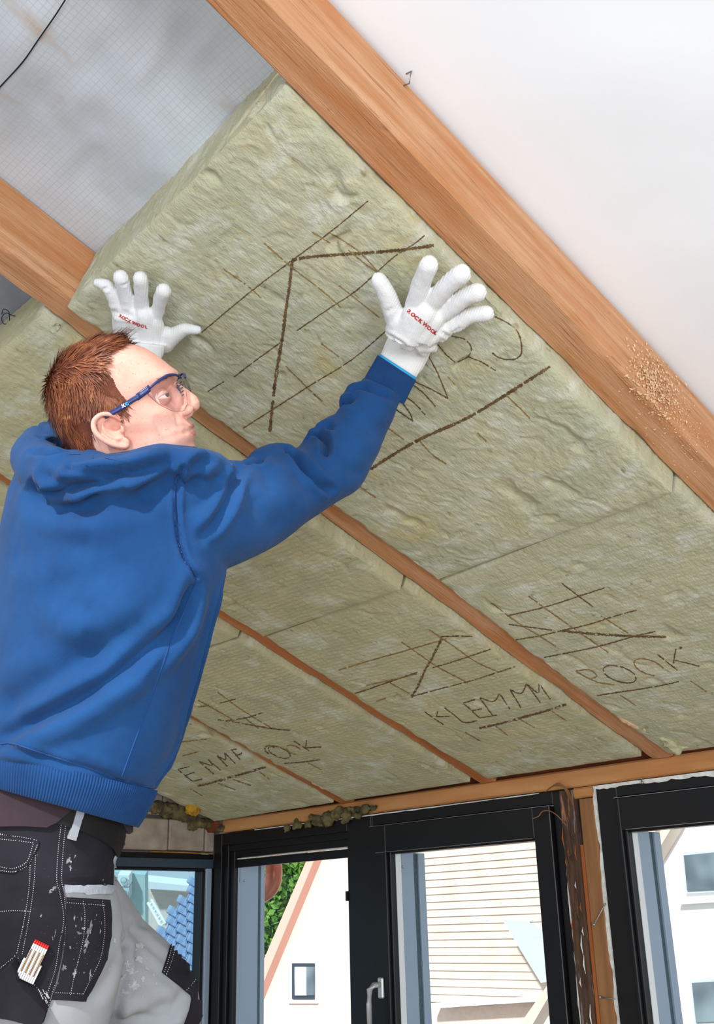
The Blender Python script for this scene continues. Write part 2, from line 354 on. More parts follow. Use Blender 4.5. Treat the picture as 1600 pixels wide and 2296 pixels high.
# ------------------------------------------------------------ setting: ceiling membranes, walls, floor
YW = 2.95; XW = -4.0; ZF = -.92
def membrane(name, x0, x1, s0, s1, h, mat, amp, seed, n=(60, 160), sag=.0):
    xs = np.linspace(x0, x1, n[0]); ss = np.linspace(s0, s1, n[1]); A, B = np.meshgrid(xs, ss, indexing='ij')
    p = np.stack([A*2.2, B*3.5, np.zeros_like(A)], -1)
    t = (A-x0)/(x1-x0); H = h+amp*fbm(p+fbm(p*.7, 2, seed+5)[..., None]*.8, 4, seed)*np.clip(4*t*(1-t)*1.3, 0, 1)-sag*np.sin(np.pi*t)
    v = A[..., None]*X_+B[..., None]*S_+H[..., None]*N_
    q = grid_faces(*n); V = np.vstack([v.reshape(-1, 3), v.reshape(-1, 3)+N_*.004]); F = np.vstack([q, q[:, ::-1]+len(q)*0+n[0]*n[1]])
    V = (V@np.stack([X_, S_, N_], 1))
    return mk(name, V, F, mat, None, True, PLM)
tag(membrane('ceiling', -1.70, -.96, -1.3, .7, 1.535, m_memb, .042, 3, (90, 220), sag=.012), kind='structure')
tag(membrane('ceiling', -.94, 2.2, -1.6, 2.66, 1.54, m_memb_white, .016, 9, (110, 150), sag=.04), kind='structure')
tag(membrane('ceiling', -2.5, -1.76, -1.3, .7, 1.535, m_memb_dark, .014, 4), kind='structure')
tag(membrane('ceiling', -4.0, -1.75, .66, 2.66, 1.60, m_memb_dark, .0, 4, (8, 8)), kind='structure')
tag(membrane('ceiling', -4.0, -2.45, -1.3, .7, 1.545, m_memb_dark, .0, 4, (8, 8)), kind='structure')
tag(MB().box((-4.3, -2.2, ZF-.1), (2.4, 3.1, ZF)).build('floor', m_floor), kind='structure')
tag(MB().box((-3.98, 2.97, ZF), (2.4, 3.05, -.62)).box((XW-.08, 2.97, ZF), (XW, 3.05, .55)).build('wall_front', m_plaster), kind='structure')
tag(MB().box((XW-.2, -2.2, ZF), (XW-.02, 2.95, -.62)).box((XW-.2, -2.2, -.62), (XW-.02, .9, .32)).box((XW-.2, -2.2, .33), (XW-.025, 2.95, .80)).build('wall_left', m_mortar), kind='structure')
# ---- limewashed blocks of the left wall above its window, each a part of the wall
wl = bpy.data.objects['wall_left']
rb = random.Random(3)
rows = [(.332, .462), (.474, .600), (.612, .74)]
for ri, (z0, z1) in enumerate(rows):
    y = 2.945; k = 0
    while y > 1.6:
        ln = ([.055, .19, .25, .22, .25, .2, .25] if ri == 0 else [.16, .12, .22, .06, .2, .24, .2, .2] if ri == 1 else [.2, .24, .2, .24, .2, .2, .2])[min(k, 6)]
        top = z1
        if y-ln < 3.2: 
            MB().box((XW-.03, y-ln, z0+rb.random()*.004), (XW+.004+rb.random()*.006, y-.007, top-rb.random()*.006), .005).build('wall_block', m_block, wl)
        y -= ln; k += 1
# sooty wool stuffing on top of the wall and yellow foam plug
def lump(name, pts, r, mat, lab, cat, seed, flat=.6, vs=.007, amp=.02, fr=18):
    mb = MB()
    for p, rr in zip(pts, r): mb.ell(p, (rr, rr, rr*flat), n=12, m=8)
    for p, rr in list(zip(pts, r))*3:
        rr2 = rr*(.25+.4*RNG.random()); mb.ell(np.asarray(p)+RNG.normal(size=3)*rr*.62*np.array([1, 1, flat]), (rr2*1.5, rr2, rr2*.8), n=8, m=6)
    v, q = voxel(mb, vs, 1); n = normals(v, q); v = v+n*(amp*fbm(v*fr, 3, seed)+amp*.7*fbm(v*fr*3, 3, seed+1))[:, None]
    return tag(mk(name, v, q, mat, None, True), lab, cat)
st = [onX(u, v_, XW+.02) for u, v_ in ((352, 1808), (375, 1815), (400, 1824), (425, 1836), (450, 1845), (475, 1852), (495, 1858))]
lump('wool_stuffing', st, [.035, .042, .045, .04, .036, .03, .024], m_mould, 'sooty dark mineral wool stuffed along the top of the block wall under the eave', 'insulation scrap', 5)
lump('foam_plug', [onX(432, 1813, XW+.115)], [.032], m_foam, 'small yellow foam lump on the dark wool at the wall corner', 'foam', 6, .9, .004, .008, 40)
# ---- beam on top of the windows
def wood(name, a, b, mat, lab, cat, axis=0, wob=.004, seed=0, parent=None, kind=None, bev=.006):
    a = np.array(a, float); b = np.array(b, float); L = b[axis]-a[axis]; n = max(8, int(L/.03)); o1, o2 = [i for i in range(3) if i != axis]
    prof = []
    for (i, j) in ((0, 0), (1, 0), (1, 1), (0, 1)):
        for (di, dj) in (((0, 1), (1, 0)), ((-1, 0), (0, 1)), ((0, -1), (-1, 0)), ((1, 0), (0, -1)))[[(0, 0), (1, 0), (1, 1), (0, 1)].index((i, j))]:
            prof.append(((a, b)[i][o1]+di*bev, (a, b)[j][o2]+dj*bev))
    pr = []
    for k in range(len(prof)):
        p0, p1 = np.array(prof[k]), np.array(prof[(k+1) % len(prof)]); m = 4 if np.linalg.norm(p1-p0) > .03 else 1
        pr += [p0+(p1-p0)*t/m for t in range(m)]
    rings = []
    for i in range(n+1):
        t = a[axis]+L*i/n; r = []
        for p in pr:
            c = np.zeros(3); c[axis] = t; c[o1], c[o2] = p; r.append(c)
        rings.append(r)
    rg = np.array(rings); cen = (a+b)/2
    d = rg-cen; d[..., axis] = 0; d /= np.linalg.norm(d, axis=-1, keepdims=True)
    rg = rg+d*(wob*fbm(rg*np.where(np.arange(3) == axis, 3, 12), 4, seed))[..., None]
    o = MB().rings([list(r) for r in rg]).build(name, mat, parent, False); return tag(o, lab, cat, kind=kind)
wood('eave_beam', (-3.93, 2.935, .408), (1.0, 3.04, .464), m_beam, 'orange-brown eave beam lying across the tops of the black windows', 'beam', 0, .003, 1)
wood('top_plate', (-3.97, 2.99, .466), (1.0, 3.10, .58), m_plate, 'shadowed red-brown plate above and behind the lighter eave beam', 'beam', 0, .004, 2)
wood('timber_offcut', (-3.985, 2.89, .412), (-3.935, 2.93, .455), m_plate, 'short reddish timber end in the corner above the windows', 'wood', 0, .002, 3)
# wool tufts on the beam above the left black window
tuf = [onY(u, v_, 2.925) for u, v_ in ((645, 1858), (665, 1852), (690, 1848), (712, 1842), (735, 1835), (757, 1828), (778, 1824), (800, 1818), (820, 1815), (838, 1811))]
lump('wool_scrap', tuf, [.016, .02, .021, .025, .028, .027, .026, .022, .024, .016], m_mould, 'torn olive wool scraps caught on the beam above the corner window', 'insulation scrap', 8, .8, .005, .014, 30)
# ---- posts between the windows
st_ = empty('window_post', (-2.05, 2.98, ZF)); tag(st_, 'weathered wooden post between the two black sash windows', 'post')
wood('weathered_stud', (-2.118, 2.925, ZF), (-2.062, 3.04, .40), m_weather, None, None, 2, .008, 11, st_)
wood('orange_stud', (-2.064, 2.935, ZF), (-2.043, 3.04, .23), m_stud_o, None, None, 2, .003, 12, st_)
wood('pale_stud', (-2.046, 2.93, ZF), (-1.988, 3.04, .368), m_stud, None, None, 2, .003, 13, st_)
wood('stud_cap', (-2.062, 2.93, .372), (-1.988, 3.04, .405), m_beam, None, None, 0, .002, 14, st_)
rs = random.Random(5)
for k in range(26):   # splinters
    z = .33-rs.random()*.35 if k < 18 else -rs.random()*.3; x = -2.11+rs.random()*.045; L = .02+rs.random()*.05
    MB().tube([(x, 2.922, z), (x+.002, 2.914, z-L*.5), (x+.001, 2.921, z-L)], [.0006, .0026, .0005], 5).build('splinter', rs.choice([m_weather, m_stud_o, m_tape, m_weather]), st_)
for nm, pts in (('bent_nail', [(1357, 2025), (1345, 2048), (1331, 2073)]), ('straight_nail', [(1345, 2236), (1378, 2240)])):
    pp = [onY(*p, 2.905 if i == len(pts)-1 else 2.925) for i, p in enumerate(pts)]
    n_ = MB().tube(pp, .0022, 6); n_.ell(pp[-1] if nm[0] == 'b' else pp[0], (.005, .005, .005), n=8, m=6)
    tag(n_.build('nail', m_metal, None, True), 'bent thin nail sticking out of the post between the windows' if nm[0] == 'b' else 'lower straight nail lying across the post between the windows', 'nail')
# ---- windows
def window(name, lab, xa, xb, zt, zb, sash=None, pane=m_glass, kind='structure'): pass
def bars(root, x0, x1, z0, z1, wd, y0, y1, mat, nm, bot=True):
    """a rectangular frame: left, right, head and sill bars, each its own part"""
    for a, b in (((x0, y0, z0), (x0+wd[0], y1, z1)), ((x1-wd[1], y0, z0), (x1, y1, z1)), ((x0+wd[0], y0+.0006, z1-wd[2]), (x1-wd[1], y1, z1)), ((x0+wd[0], y0+.0006, z0), (x1-wd[1], y1, z0+wd[3]))):
        MB().box(a, b, .0025).build(nm, mat, root)
ZB = -.62
w1 = empty('window_1', (-3.4, 2.96, ZB)); tag(w1, kind='structure')
bars(w1, -3.99, -2.998, ZB, .404, (.055, .135, .05, .06), 2.935, 3.00, m_frame, 'frame_bar')
bars(w1, -3.935, -3.13, ZB+.05, .356, (.03, .006, .028, .03), 2.950, 3.00, m_frame, 'frame_step')
bars(w1, -3.905, -3.133, ZB+.08, .330, (.03, .004, .030, .03), 2.962, 3.00, m_frame, 'inner_frame_step')
MB().box((-3.87, 2.972, .2935), (-3.134, 2.977, .2975)).build('light_strip', m_tape, w1)
MB().box((-3.875, 2.975, .26), (-3.134, 2.99, .2925)).build('head_bar', m_frame, w1)
MB().box((-3.905, 2.98, ZB), (-3.870, 3.09, .285), .002).build('guide_rail', m_rail, w1)
MB().box((-3.905, 3.09, ZB), (-3.873, 3.103, .285)).build('rail_gasket', m_raildark, w1)
MB().box((-3.905, 3.103, ZB), (-3.868, 3.125, .285), .002).build('outer_guide_rail', m_rail, w1)
MB().ell(onX(548, 1975, -3.868), (.003, .005, .005), n=10, m=6).build('rail_screw', m_metal, w1, True)
MB().box((-3.87, 2.985, ZB), (-3.134, 2.989, .28)).build('pane', m_glass, w1)
MB().box((-3.142, 2.93, .10), (-3.131, 2.96, .135)).box((-3.134, 2.972, .0), (-3.128, 2.98, .25)).build('hinge', m_frame, w1)
def sashwin(nm, x0, x1, sx0, sx1, gx0, gx1, handle=None, xe=None):
    r = empty(nm, ((x0+x1)/2, 2.96, ZB)); tag(r, kind='structure')
    bars(r, x0, x1, ZB, .404, (max(sx0-x0, .004), x1-sx1, .404-.362, .05), 2.937, 3.0, m_frame, 'frame_bar')
    sy = 2.918
    bars(r, sx0+.003, sx1-.003, ZB+.03, .358, (gx0-sx0-.008, sx1-gx1-.01, .098, .09), sy, 2.975, m_frame, 'sash_bar')
    bars(r, gx0-.006, gx1+.008, ZB+.12, .264, (.012, .010, .009, .01), 2.932, 2.972, m_frame_blue if 0 else m_frame, 'glazing_bead')
    # hairline joints of the mitred bars: pale chipped edges
    MB().box((sx0+.03, sy-.0008, .2615), (gx1, sy+.001, .2628)).box((sx1-.004, sy-.0006, ZB), (sx1-.0028, sy+.002, .358)).box((sx0, sy-.0006, .3575), (sx1-.004, sy+.002, .3588)).build('chipped_edge', m_stud if 0 else m_metal, r)
    MB().box((gx0, 2.950, ZB+.1), (gx1, 2.956, .262)).build('pane', m_glass, r)
    MB().box((gx0+.004, 2.957, ZB+.1), (gx0+.008, 2.985, .258)).build('spacer_strip', m_white, r)
    xg = gx0+.006
    MB().box((xg-.03, 2.99, ZB), (xg, 3.055, .262), .002).build('guide_rail', m_rail, r)
    MB().box((xg-.03, 3.055, ZB), (xg-.006, 3.080, .262)).build('rail_gasket', m_raildark, r)
    MB().box((xg-.03, 3.080, ZB), (xg+.002, 3.115, .262), .002).build('outer_guide_rail', m_rail, r)
    return r
w2 = sashwin('window_2', -2.997, -2.113, -2.992, -2.150, -2.903, -2.229)
MB().ell(onX(903, 1944, -2.896), (.003, .005, .005), n=10, m=6).build('rail_screw', m_metal, w2, True)
hb = onY(855, 2215, 2.916)
MB().box((hb[0]-.012, 2.906, hb[2]-.034), (hb[0]+.014, 2.919, hb[2]+.034), .004).build('handle_plate', m_satin, w2)
MB().tube([(hb[0], 2.915, hb[2]+.012), (hb[0]-.002, 2.878, hb[2]+.010), (hb[0]-.012, 2.868, hb[2]-.004), (hb[0]-.016, 2.868, hb[2]-.05), (hb[0]-.018, 2.87, hb[2]-.135)], [.010, .010, .011, .010, .009], 10).build('window_handle', m_satin, w2, True)
w3 = sashwin('window_3', -1.981, -.95, -1.905, -1.00, -1.885, -1.08)
w3.location = w3.location
# ragged white sealing foam round the frames
def ragged(nm, a, b, y, wd, seed, lab):
    a = np.array(a, float); b = np.array(b, float); n = 70; t = np.linspace(0, 1, n)[:, None]; c = a+(b-a)*t; d = nz(b-a); nn = np.array([-d[1], d[0]])
    r = random.Random(seed); w_ = [wd*(.5+.8*abs(vnoise(np.array([i*.23, seed, 0.]), 1))+(.5*r.random()-.2)*.6) for i in range(n)]
    mb = MB(); rings = []
    for i in range(n):
        p = c[i]; q = c[i]+nn*w_[i]; rings.append([(p[0], y, p[1]), (p[0], y-.004-.003*r.random(), p[1]), (q[0], y-.003, q[1]), (q[0], y, q[1])])
    mb.rings(rings); return tag(mb.build(nm, m_tape), lab, 'sealing strip')
ragged('sealing_strip', (-1.978, -.60), (-1.978, .404), 2.936, .013, 1, 'ragged white sealing strip up the left edge of the right window frame')
ragged('sealing_strip', (-1.0, .4035), (-1.978, .4035), 2.936, .014, 2, 'ragged white sealing strip along the top of the right window frame')
ragged('sealing_strip', (-2.112, -.60), (-2.112, .385), 2.934, .006, 3, 'thin white sealing strip beside the weathered post')
ragged('sealing_strip', (-2.2, .4035), (-3.7, .4035), 2.934, .004, 4, 'thin pale sealing line along the top of the corner window frames')
wr = MB()
wr.tube(catmull([onY(u, v_, 2.905) for u, v_ in ((1193, 1836), (1207, 1830), (1215, 1820), (1230, 1818), (1248, 1828), (1268, 1850))], 5), .0016, 6)
tag(wr.build('wire', m_stud, None, True), 'thin bent wire end sticking out of the top right corner of the middle window', 'wire')
mb = MB()
for k in range(5):
    mb.tube(catmull([onY(1222+k*2, 1776-k*2, 2.92), onY(1240+k*3, 1764-k*2, 2.90), onY(1262+k*3, 1766+k*2, 2.90), onY(1275+k*3, 1790+k*6, 2.92)], 5), .0013, 5)
tag(mb.build('wire_tangle', m_stud, None, True), 'tangle of thin wires and torn tape at the head of the weathered post', 'wire')
nl = MB().tube([onY(1437, 1744, 2.90), onY(1439, 1755, 2.93)], .002, 6); nl.ell(onY(1439, 1755, 2.90), (.0045,)*3, n=8, m=6)
tag(nl.build('nail', m_metal, None, True), 'single nail at the top edge of the right window frame', 'nail')
# ---- window in the left wall
w4 = empty('window_4', (XW, 2.2, ZB)); tag(w4, kind='structure')
def bx(a, b, nm, mat, bev=.002): MB().box(a, b, bev).build(nm, mat, w4)
bx((XW-.06, .95, .300), (XW-.005, 2.945, .322), 'frame_bar', m_frame)
bx((XW-.06, .95, .263), (XW+.004, 2.940, .300), 'frame_bar', m_frame_blue)
bx((XW-.06, .95, .252), (XW-.004, 2.90, .262), 'glazing_bead', m_frame)
bx((XW-.06, 2.902, ZB), (XW+.006, 2.930, .262), 'frame_bar', m_rail)
bx((XW-.06, 2.930, ZB), (XW-.002, 2.950, .30), 'frame_bar', m_frame)
bx((XW-.06, 2.884, ZB), (XW-.004, 2.902, .252), 'glazing_bead', m_frame)
bx((XW-.06, .90, ZB), (XW, .99, .3), 'frame_bar', m_rail); bx((XW-.06, .99, ZB), (XW, 2.884, ZB+.06), 'frame_bar', m_rail)
bx((XW-.04, .99, ZB+.05), (XW-.034, 2.886, .254), 'pane', m_glassb, 0)
bx((XW-.02, 2.62, .3235), (XW+.004, 2.93, .3265), 'yellow_seal', m_foam, 0)
# ------------------------------------------------------------ rafters
def rafter(x0, x1, h1, mat, lab, seed, s0=-1.35, s1=2.617, wob=.0035):
    n = 260; prof = []; b = .005
    W = x1-x0; Hh = h1-HR
    base = [(x0+b, HR), (x1-b, HR), (x1, HR+b), (x1, h1), (x0, h1), (x0, HR+b)]
    pr = []
    for k in range(6):
        p0, p1 = np.array(base[k]), np.array(base[(k+1) % 6]); m = 6 if np.linalg.norm(p1-p0) > .03 else 1
        pr += [p0+(p1-p0)*t/m for t in range(m)]
    ss = np.linspace(s0, s1, n); pr = np.array(pr)
    V = np.zeros((n, len(pr), 3)); V[..., 0] = pr[:, 0]; V[..., 2] = pr[:, 1]; V[..., 1] = ss[:, None]
    cx_ = (x0+x1)/2; d = V-np.array([cx_, 0, (HR+h1)/2]); d[..., 1] = 0; d /= np.linalg.norm(d, axis=-1, keepdims=True)
    low = vnoise(V*np.array([2, 1.6, 2])+seed, seed); q = V*np.array([30, 5, 30])
    dd = wob*low+.0012*fbm(q, 3, seed+2)
    edge = np.exp(-((V[..., 2]-HR)/.012)**2)*np.exp(-((np.minimum(V[..., 0]-x0, x1-V[..., 0]))/.012)**2)
    dd -= edge*.006*np.clip(fbm(V*np.array([3, 9, 3]), 3, seed+7)-.05, 0, 1)*2.5
    V = V+d*dd[..., None]
    o = MB().rings([list(r) for r in V]).build('rafter', mat, None, False, PLM)
    return tag(o, lab, 'rafter')
r1 = rafter(-.976, -.896, 1.522, m_raft, 'broad pinkish-orange rafter crossing the picture top right, beside the white membrane', 21)
r2 = rafter(-1.766, -1.686, 1.53, m_raft, 'rafter left of the lifted insulation slab, its end resting near the left hand', 22)
r3 = rafter(-2.448, -2.375, 1.53, m_raft2, 'thin reddish rafter strip to the right of the man\'s waist, third from the right', 23)
r4 = rafter(-3.160, -3.085, 1.53, m_raft2, 'leftmost reddish rafter ending near the corner window', 24)
# ------------------------------------------------------------ insulation slabs
def slab(cs, hp, thick, mat, lab, seed, res=.0045, corr=0, amp=1.0):
    """cs: x0,x1,(s at x0 top, s at x1 top),(s at x0 bottom, s at x1 bottom); hp: protrusion below the rafters at the four corners TL,TR,BL,BR"""
    x0, x1, (sa, sb), (sc_, sd) = cs; nx = int((x1-x0)/res); ns = int((max(sc_, sd)-min(sa, sb))/res)
    nt = 18; cl = []
    def F(a, b, c):   # a,b in 0..1, c 0 (face) .. 1 (top)
        S = (sa*(1-a)+sb*a)*(1-b)+(sc_*(1-a)+sd*a)*b; X = x0+(x1-x0)*a
        p = (hp[0]*(1-a)+hp[1]*a)*(1-b)+(hp[2]*(1-a)+hp[3]*a)*b+.008*np.sin(np.pi*b)*(1-a)
        h = HR-p+c*(thick+p-.0)
        return np.stack([X, S, h], -1)
    def face(nu, nv, fn):
        u, v = np.meshgrid(np.linspace(0, 1, nu), np.linspace(0, 1, nv), indexing='ij'); cl.append((v.ravel() if nv == nt else 0*v.ravel())); return fn(u, v).reshape(-1, 3), grid_faces(nu, nv)
    fs = [face(nx, ns, lambda u, v: F(u, v, 0*u)), face(nx, nt, lambda u, v: F(u, 0*u, v)), face(nx, nt, lambda u, v: F(u, 0*u+1, v)),
          face(ns, nt, lambda u, v: F(0*u, u, v)), face(ns, nt, lambda u, v: F(0*u+1, u, v)), face(4, 4, lambda u, v: F(u, v, 0*u+1))]
    V = []; Q = []; n = 0
    for i, (v, q) in enumerate(fs): V.append(v); Q.append(q+n); n += len(v)
    V = np.vstack(V); Q = np.vstack(Q); cc_ = np.concatenate(cl)
    w1 = fbm(V*np.array([7, 9, 7]), 3, seed)[:, None]*np.array([.10, .16, .1])
    p = V+w1
    big = fbm(p*np.array([5, 6, 5]), 3, seed+1)
    rid = 1-np.abs(fbm(p*np.array([34, 15, 30]), 3, seed+2))*2.2
    rid2 = 1-np.abs(fbm(p*np.array([80, 38, 80])+big[:, None], 3, seed+3))*2
    fissure = np.clip(fbm(p*np.array([22, 9, 20]), 2, seed+5)-.42, 0, 1)
    hh = .0045*big+.0024*np.clip(rid, 0, 1)+.0014*rid2-.03*fissure
    if corr:
        cn = fbm(V*np.array([9, 9, 9]), 2, seed+6); m = np.clip(.75+1.6*fbm(V*2.2, 2, seed+9), 0, 1)
        hh = hh*.75+corr*m*np.sin(V[:, 1]*2*np.pi/.0155+cn*2.6+fbm(V*np.array([60, 10, 10]), 2, seed)*2)
    hh = hh*amp
    cen = F(np.array(.5), np.array(.5), np.array(.5)); 
    nf = nx*ns
    d = np.zeros_like(V); d[:nf, 2] = -1
    o = nf; k = nx*nt; d[o:o+k, 1] = -1; o += k; d[o:o+k, 1] = 1; o += k; k = ns*nt; d[o:o+k, 0] = -1; o += k; d[o:o+k, 0] = 1; o += k
    top = np.zeros(len(V), bool); top[o:] = True; hh[top] = 0
    # rounding and raggedness towards the lower edges, the same for every face so that they meet
    b0, b1 = min(sa, sb), max(sc_, sd)
    ex = np.minimum(V[:, 0]-x0, x1-V[:, 0]); es = np.minimum(V[:, 1]-(sa+(sb-sa)*(V[:, 0]-x0)/(x1-x0)), (sc_+(sd-sc_)*(V[:, 0]-x0)/(x1-x0))-V[:, 1])
    e = np.minimum(ex, es); tb = np.exp(-np.clip(e, 0, 1)/.012)
    dist_h = V[:, 2]-(HR-.03)
    el_ = np.where(d[:, 2] != 0, np.minimum(ex, es), np.where(d[:, 1] != 0, np.minimum(ex, cc_*.15), np.minimum(es, cc_*.15)))
    V = V+d*hh[:, None]*(1-np.exp(-np.clip(el_, 0, 1)/.007))[:, None]
    rag = .006*fbm(V*np.array([24, 24, 5]), 3, seed+11); lowm = np.exp(-np.clip(V[:, 2]-(HR-.03), 0, 1)/.03)
    V[:, 2] += tb*(.004+rag)*lowm*.9
    V[:, 0] += np.where(ex < .02, 1, 0)*rag*np.exp(-ex/.008)*lowm*.8*(ex < .5); V[:, 1] += rag*np.exp(-np.clip(es, 0, 1)/.008)*lowm*.9
    ob = mk('insulation_slab', V, Q, mat, None, True, PLM)
    tag(ob, lab, 'insulation')
    Vw = V@np.stack([X_, S_, N_]); ob_t = bvh(Vw[:nf], Q[:len(fs[0][1])])
    return ob, ob_t
G = 'stone wool slabs between the rafters'
s1o, s1t = slab((-1.683, -.979, (.424, .378), (1.535, 1.462)), (.030, .006, .012, .050), .128, m_wool, 'big pale green stone wool slab being pressed up by both gloved hands', 31, .0036)
s2o, s2t = slab((-1.683, -.979, (1.545, 1.474), (2.58, 2.58)), (.012, .030, .01, .012), .128, m_wool, 'stone wool slab below the pressed one, with a crossed sketch and the word fragment ROCK', 32, .0045, .0006)
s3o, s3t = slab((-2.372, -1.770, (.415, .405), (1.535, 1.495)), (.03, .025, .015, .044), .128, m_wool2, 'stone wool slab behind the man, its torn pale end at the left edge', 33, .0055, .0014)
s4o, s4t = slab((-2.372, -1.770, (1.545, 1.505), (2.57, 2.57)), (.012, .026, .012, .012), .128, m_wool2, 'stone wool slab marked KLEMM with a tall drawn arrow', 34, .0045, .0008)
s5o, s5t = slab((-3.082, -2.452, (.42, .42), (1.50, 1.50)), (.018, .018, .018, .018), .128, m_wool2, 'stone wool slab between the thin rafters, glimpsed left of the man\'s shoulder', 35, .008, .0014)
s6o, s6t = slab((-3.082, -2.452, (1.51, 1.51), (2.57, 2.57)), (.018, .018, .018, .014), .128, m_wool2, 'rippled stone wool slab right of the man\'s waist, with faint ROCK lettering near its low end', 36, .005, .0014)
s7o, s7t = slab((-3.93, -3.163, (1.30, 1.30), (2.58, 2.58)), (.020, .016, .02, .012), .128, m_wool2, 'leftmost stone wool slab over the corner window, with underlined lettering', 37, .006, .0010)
mb = MB()
for k in range(16):
    t = (k+.5)/16; p = hit(s3t, 112+t*88+RNG.normal()*5, 716+t*66+RNG.normal()*7)
    if p: mb.ell(p[0], (.016+.01*RNG.random(), .012, .006), n=8, m=6)
v, q = voxel(mb, .004, 0); v = v+normals(v, q)*(.010*fbm(v*45, 3, 77)+.006*fbm(v*130, 2, 78))[:, None]
mk('torn_corner', v, q, m_wool, s3o, True)
# ---- drawn and scorched markings
def marks(ob, tree, org, sc_, heavy, mid, light, mat_h=m_mark, mat_l=m_mark2):
    def T(p): return [(org[0]+a/sc_, org[1]+b/sc_) for a, b in p]
    for nm, ls, wd, mt, j in (('heavy_marking', heavy, 6.5, mat_h, 1.2), ('marking', mid, 2.7, mat_h, .9), ('faint_marking', light, 2.6, mat_l, .9)):
        if not ls: continue
        mb = MB()
        for l in ls: ribbon(mb, T(l), tree, wd*(.75 if sc_ > 2.2 and nm == 'heavy_marking' else 1), .0006, jit=j, seg=2.2, wv=.4)
        if mb.f: mb.build(nm, mt, ob)
def ellp(cx, cy, a, b, ang, t0=0, t1=360, n=14):
    c, s = math.cos(math.radians(ang)), math.sin(math.radians(ang))
    return [(cx+a*math.cos(t)*c-b*math.sin(t)*s, cy+a*math.cos(t)*s+b*math.sin(t)*c) for t in np.radians(np.linspace(t0, t1, n))]
marks(s1o, s1t, (0, 0), 1,
  [[(655, 583), (649, 640), (640, 700), (635, 745), (622, 820), (615, 870), (609, 925), (605, 968)], [(655, 583), (700, 575), (800, 568), (900, 560), (985, 548)], [(1238, 818), (1160, 868), (1060, 930), (985, 965), (940, 985), (880, 1020), (830, 1052)]],
  [[(825, 450), (740, 520), (655, 583), (560, 655), (470, 730), (452, 745)], [(956, 523), (930, 545), (880, 578), (800, 650), (740, 690), (665, 741)], [(866, 741), (790, 805), (700, 861), (620, 912), (545, 960)], [(628, 768), (570, 810), (525, 845)], [(502, 855), (465, 878)],
   [(1109, 709), (1144, 728), (1163, 750), (1169, 790), (1152, 805), (1122, 803), (1103, 791)], [(981, 772), (1000, 795), (1020, 812)], [(1010, 753), (1040, 760), (1056, 778), (1050, 798), (1026, 812)], [(1050, 800), (1080, 812), (1111, 831)],
   [(956, 790), (980, 835), (1004, 893)], [(925, 853), (965, 872), (1004, 893)], [(925, 862), (950, 882), (976, 911)], [(904, 885), (930, 905), (953, 930)], [(904, 906), (918, 925), (926, 944)], [(888, 918), (926, 944)]],
  [[(592, 545), (655, 600), (720, 650), (765, 690)], [(500, 602), (560, 645), (585, 668)], [(740, 522), (800, 560), (850, 612)], [(780, 560), (830, 600), (870, 622)], [(640, 820), (700, 880), (722, 900)], [(760, 640), (800, 672), (850, 712)], [(1134, 885), (1165, 915), (1188, 938)], [(1003, 844), (1020, 862)], [(940, 988), (970, 1020), (1000, 1040)], [(1070, 970), (1090, 990)], [(805, 1090), (842, 1116)], [(700, 520), (740, 545)], [(720, 770), (760, 800)], [(825, 820), (870, 850)], [(870, 960), (905, 985)]])
marks(s2o, s2t, (900, 1100), 2.286,
  [[(820, 718), (1000, 735), (1180, 745), (1360, 750)]],
  [[(550, 685), (660, 700), (770, 715)], [(580, 765), (700, 745), (830, 715), (960, 685), (1100, 640), (1205, 612)], [(730, 855), (1000, 800), (1180, 750), (1305, 720)], [(540, 642), (720, 600), (880, 550), (1040, 498)], [(820, 475), (900, 535), (980, 595)],
   ellp(1117, 940, 88, 38, 18), [(1310, 838), (1415, 922)], [(1405, 810), (1392, 885)], [(1392, 868), (1450, 880), (1525, 900)], [(1000, 1050), (1200, 1020), (1330, 998), (1420, 978)], ellp(1430, 805, 5, 5, 0)],
  [[(650, 540), (760, 620), (880, 705), (1060, 830)], [(1020, 640), (1160, 730)], [(460, 575), (600, 680), (700, 740), (790, 800)], ellp(1268, 905, 82, 36, 20, 60, 330), [(895, 928), (1000, 980), (1090, 995)], [(890, 925), (960, 918), (1000, 950), (960, 968)], [(1120, 1048), (1200, 1100)], [(1480, 975), (1562, 1030)]])
marks(s4o, s4t, (900, 1100), 2.286,
  [[(205, 758), (185, 800), (150, 870), (120, 920), (85, 1000), (50, 1060)], [(398, 1218), (500, 1195), (600, 1168), (740, 1128), (872, 1085)]],
  [[(200, 748), (300, 745), (400, 748)], [(160, 907), (300, 865), (455, 812)], [(50, 1055), (200, 1015), (370, 970), (480, 935), (600, 895)], [(-250, 1045), (0, 958), (82, 930)],
   [(118, 1133), (170, 1170), (225, 1205)], [(185, 1130), (178, 1160)], [(178, 1158), (245, 1157)], [(220, 1112), (270, 1150), (320, 1188), (385, 1180)], [(315, 1088), (400, 1165)], [(400, 1165), (490, 1150)], [(318, 1088), (375, 1070)], [(358, 1128), (412, 1118)],
   [(400, 1062), (465, 1150)], [(502, 1040), (555, 1120)], [(402, 1062), (470, 1080), (502, 1040)], [(555, 1020), (612, 1112)], [(555, 1020), (612, 1040), (640, 990)], [(640, 990), (712, 1087)], [(640, 990), (700, 1035), (700, 968)], [(690, 968), (762, 1070)]],
  [[(-322, 919), (-150, 868), (27, 818), (228, 759)], [(-183, 999), (78, 940)], [(0, 775), (180, 900), (340, 985)], [(140, 712), (270, 800), (385, 880), (500, 930)], [(325, 1238), (405, 1284)], [(600, 1168), (682, 1215)], [(768, 1130), (845, 1180)], [(-130, 1080), (-80, 1065)], [(480, 1205), (545, 1255)], [(-60, 985), (40, 1040)]])
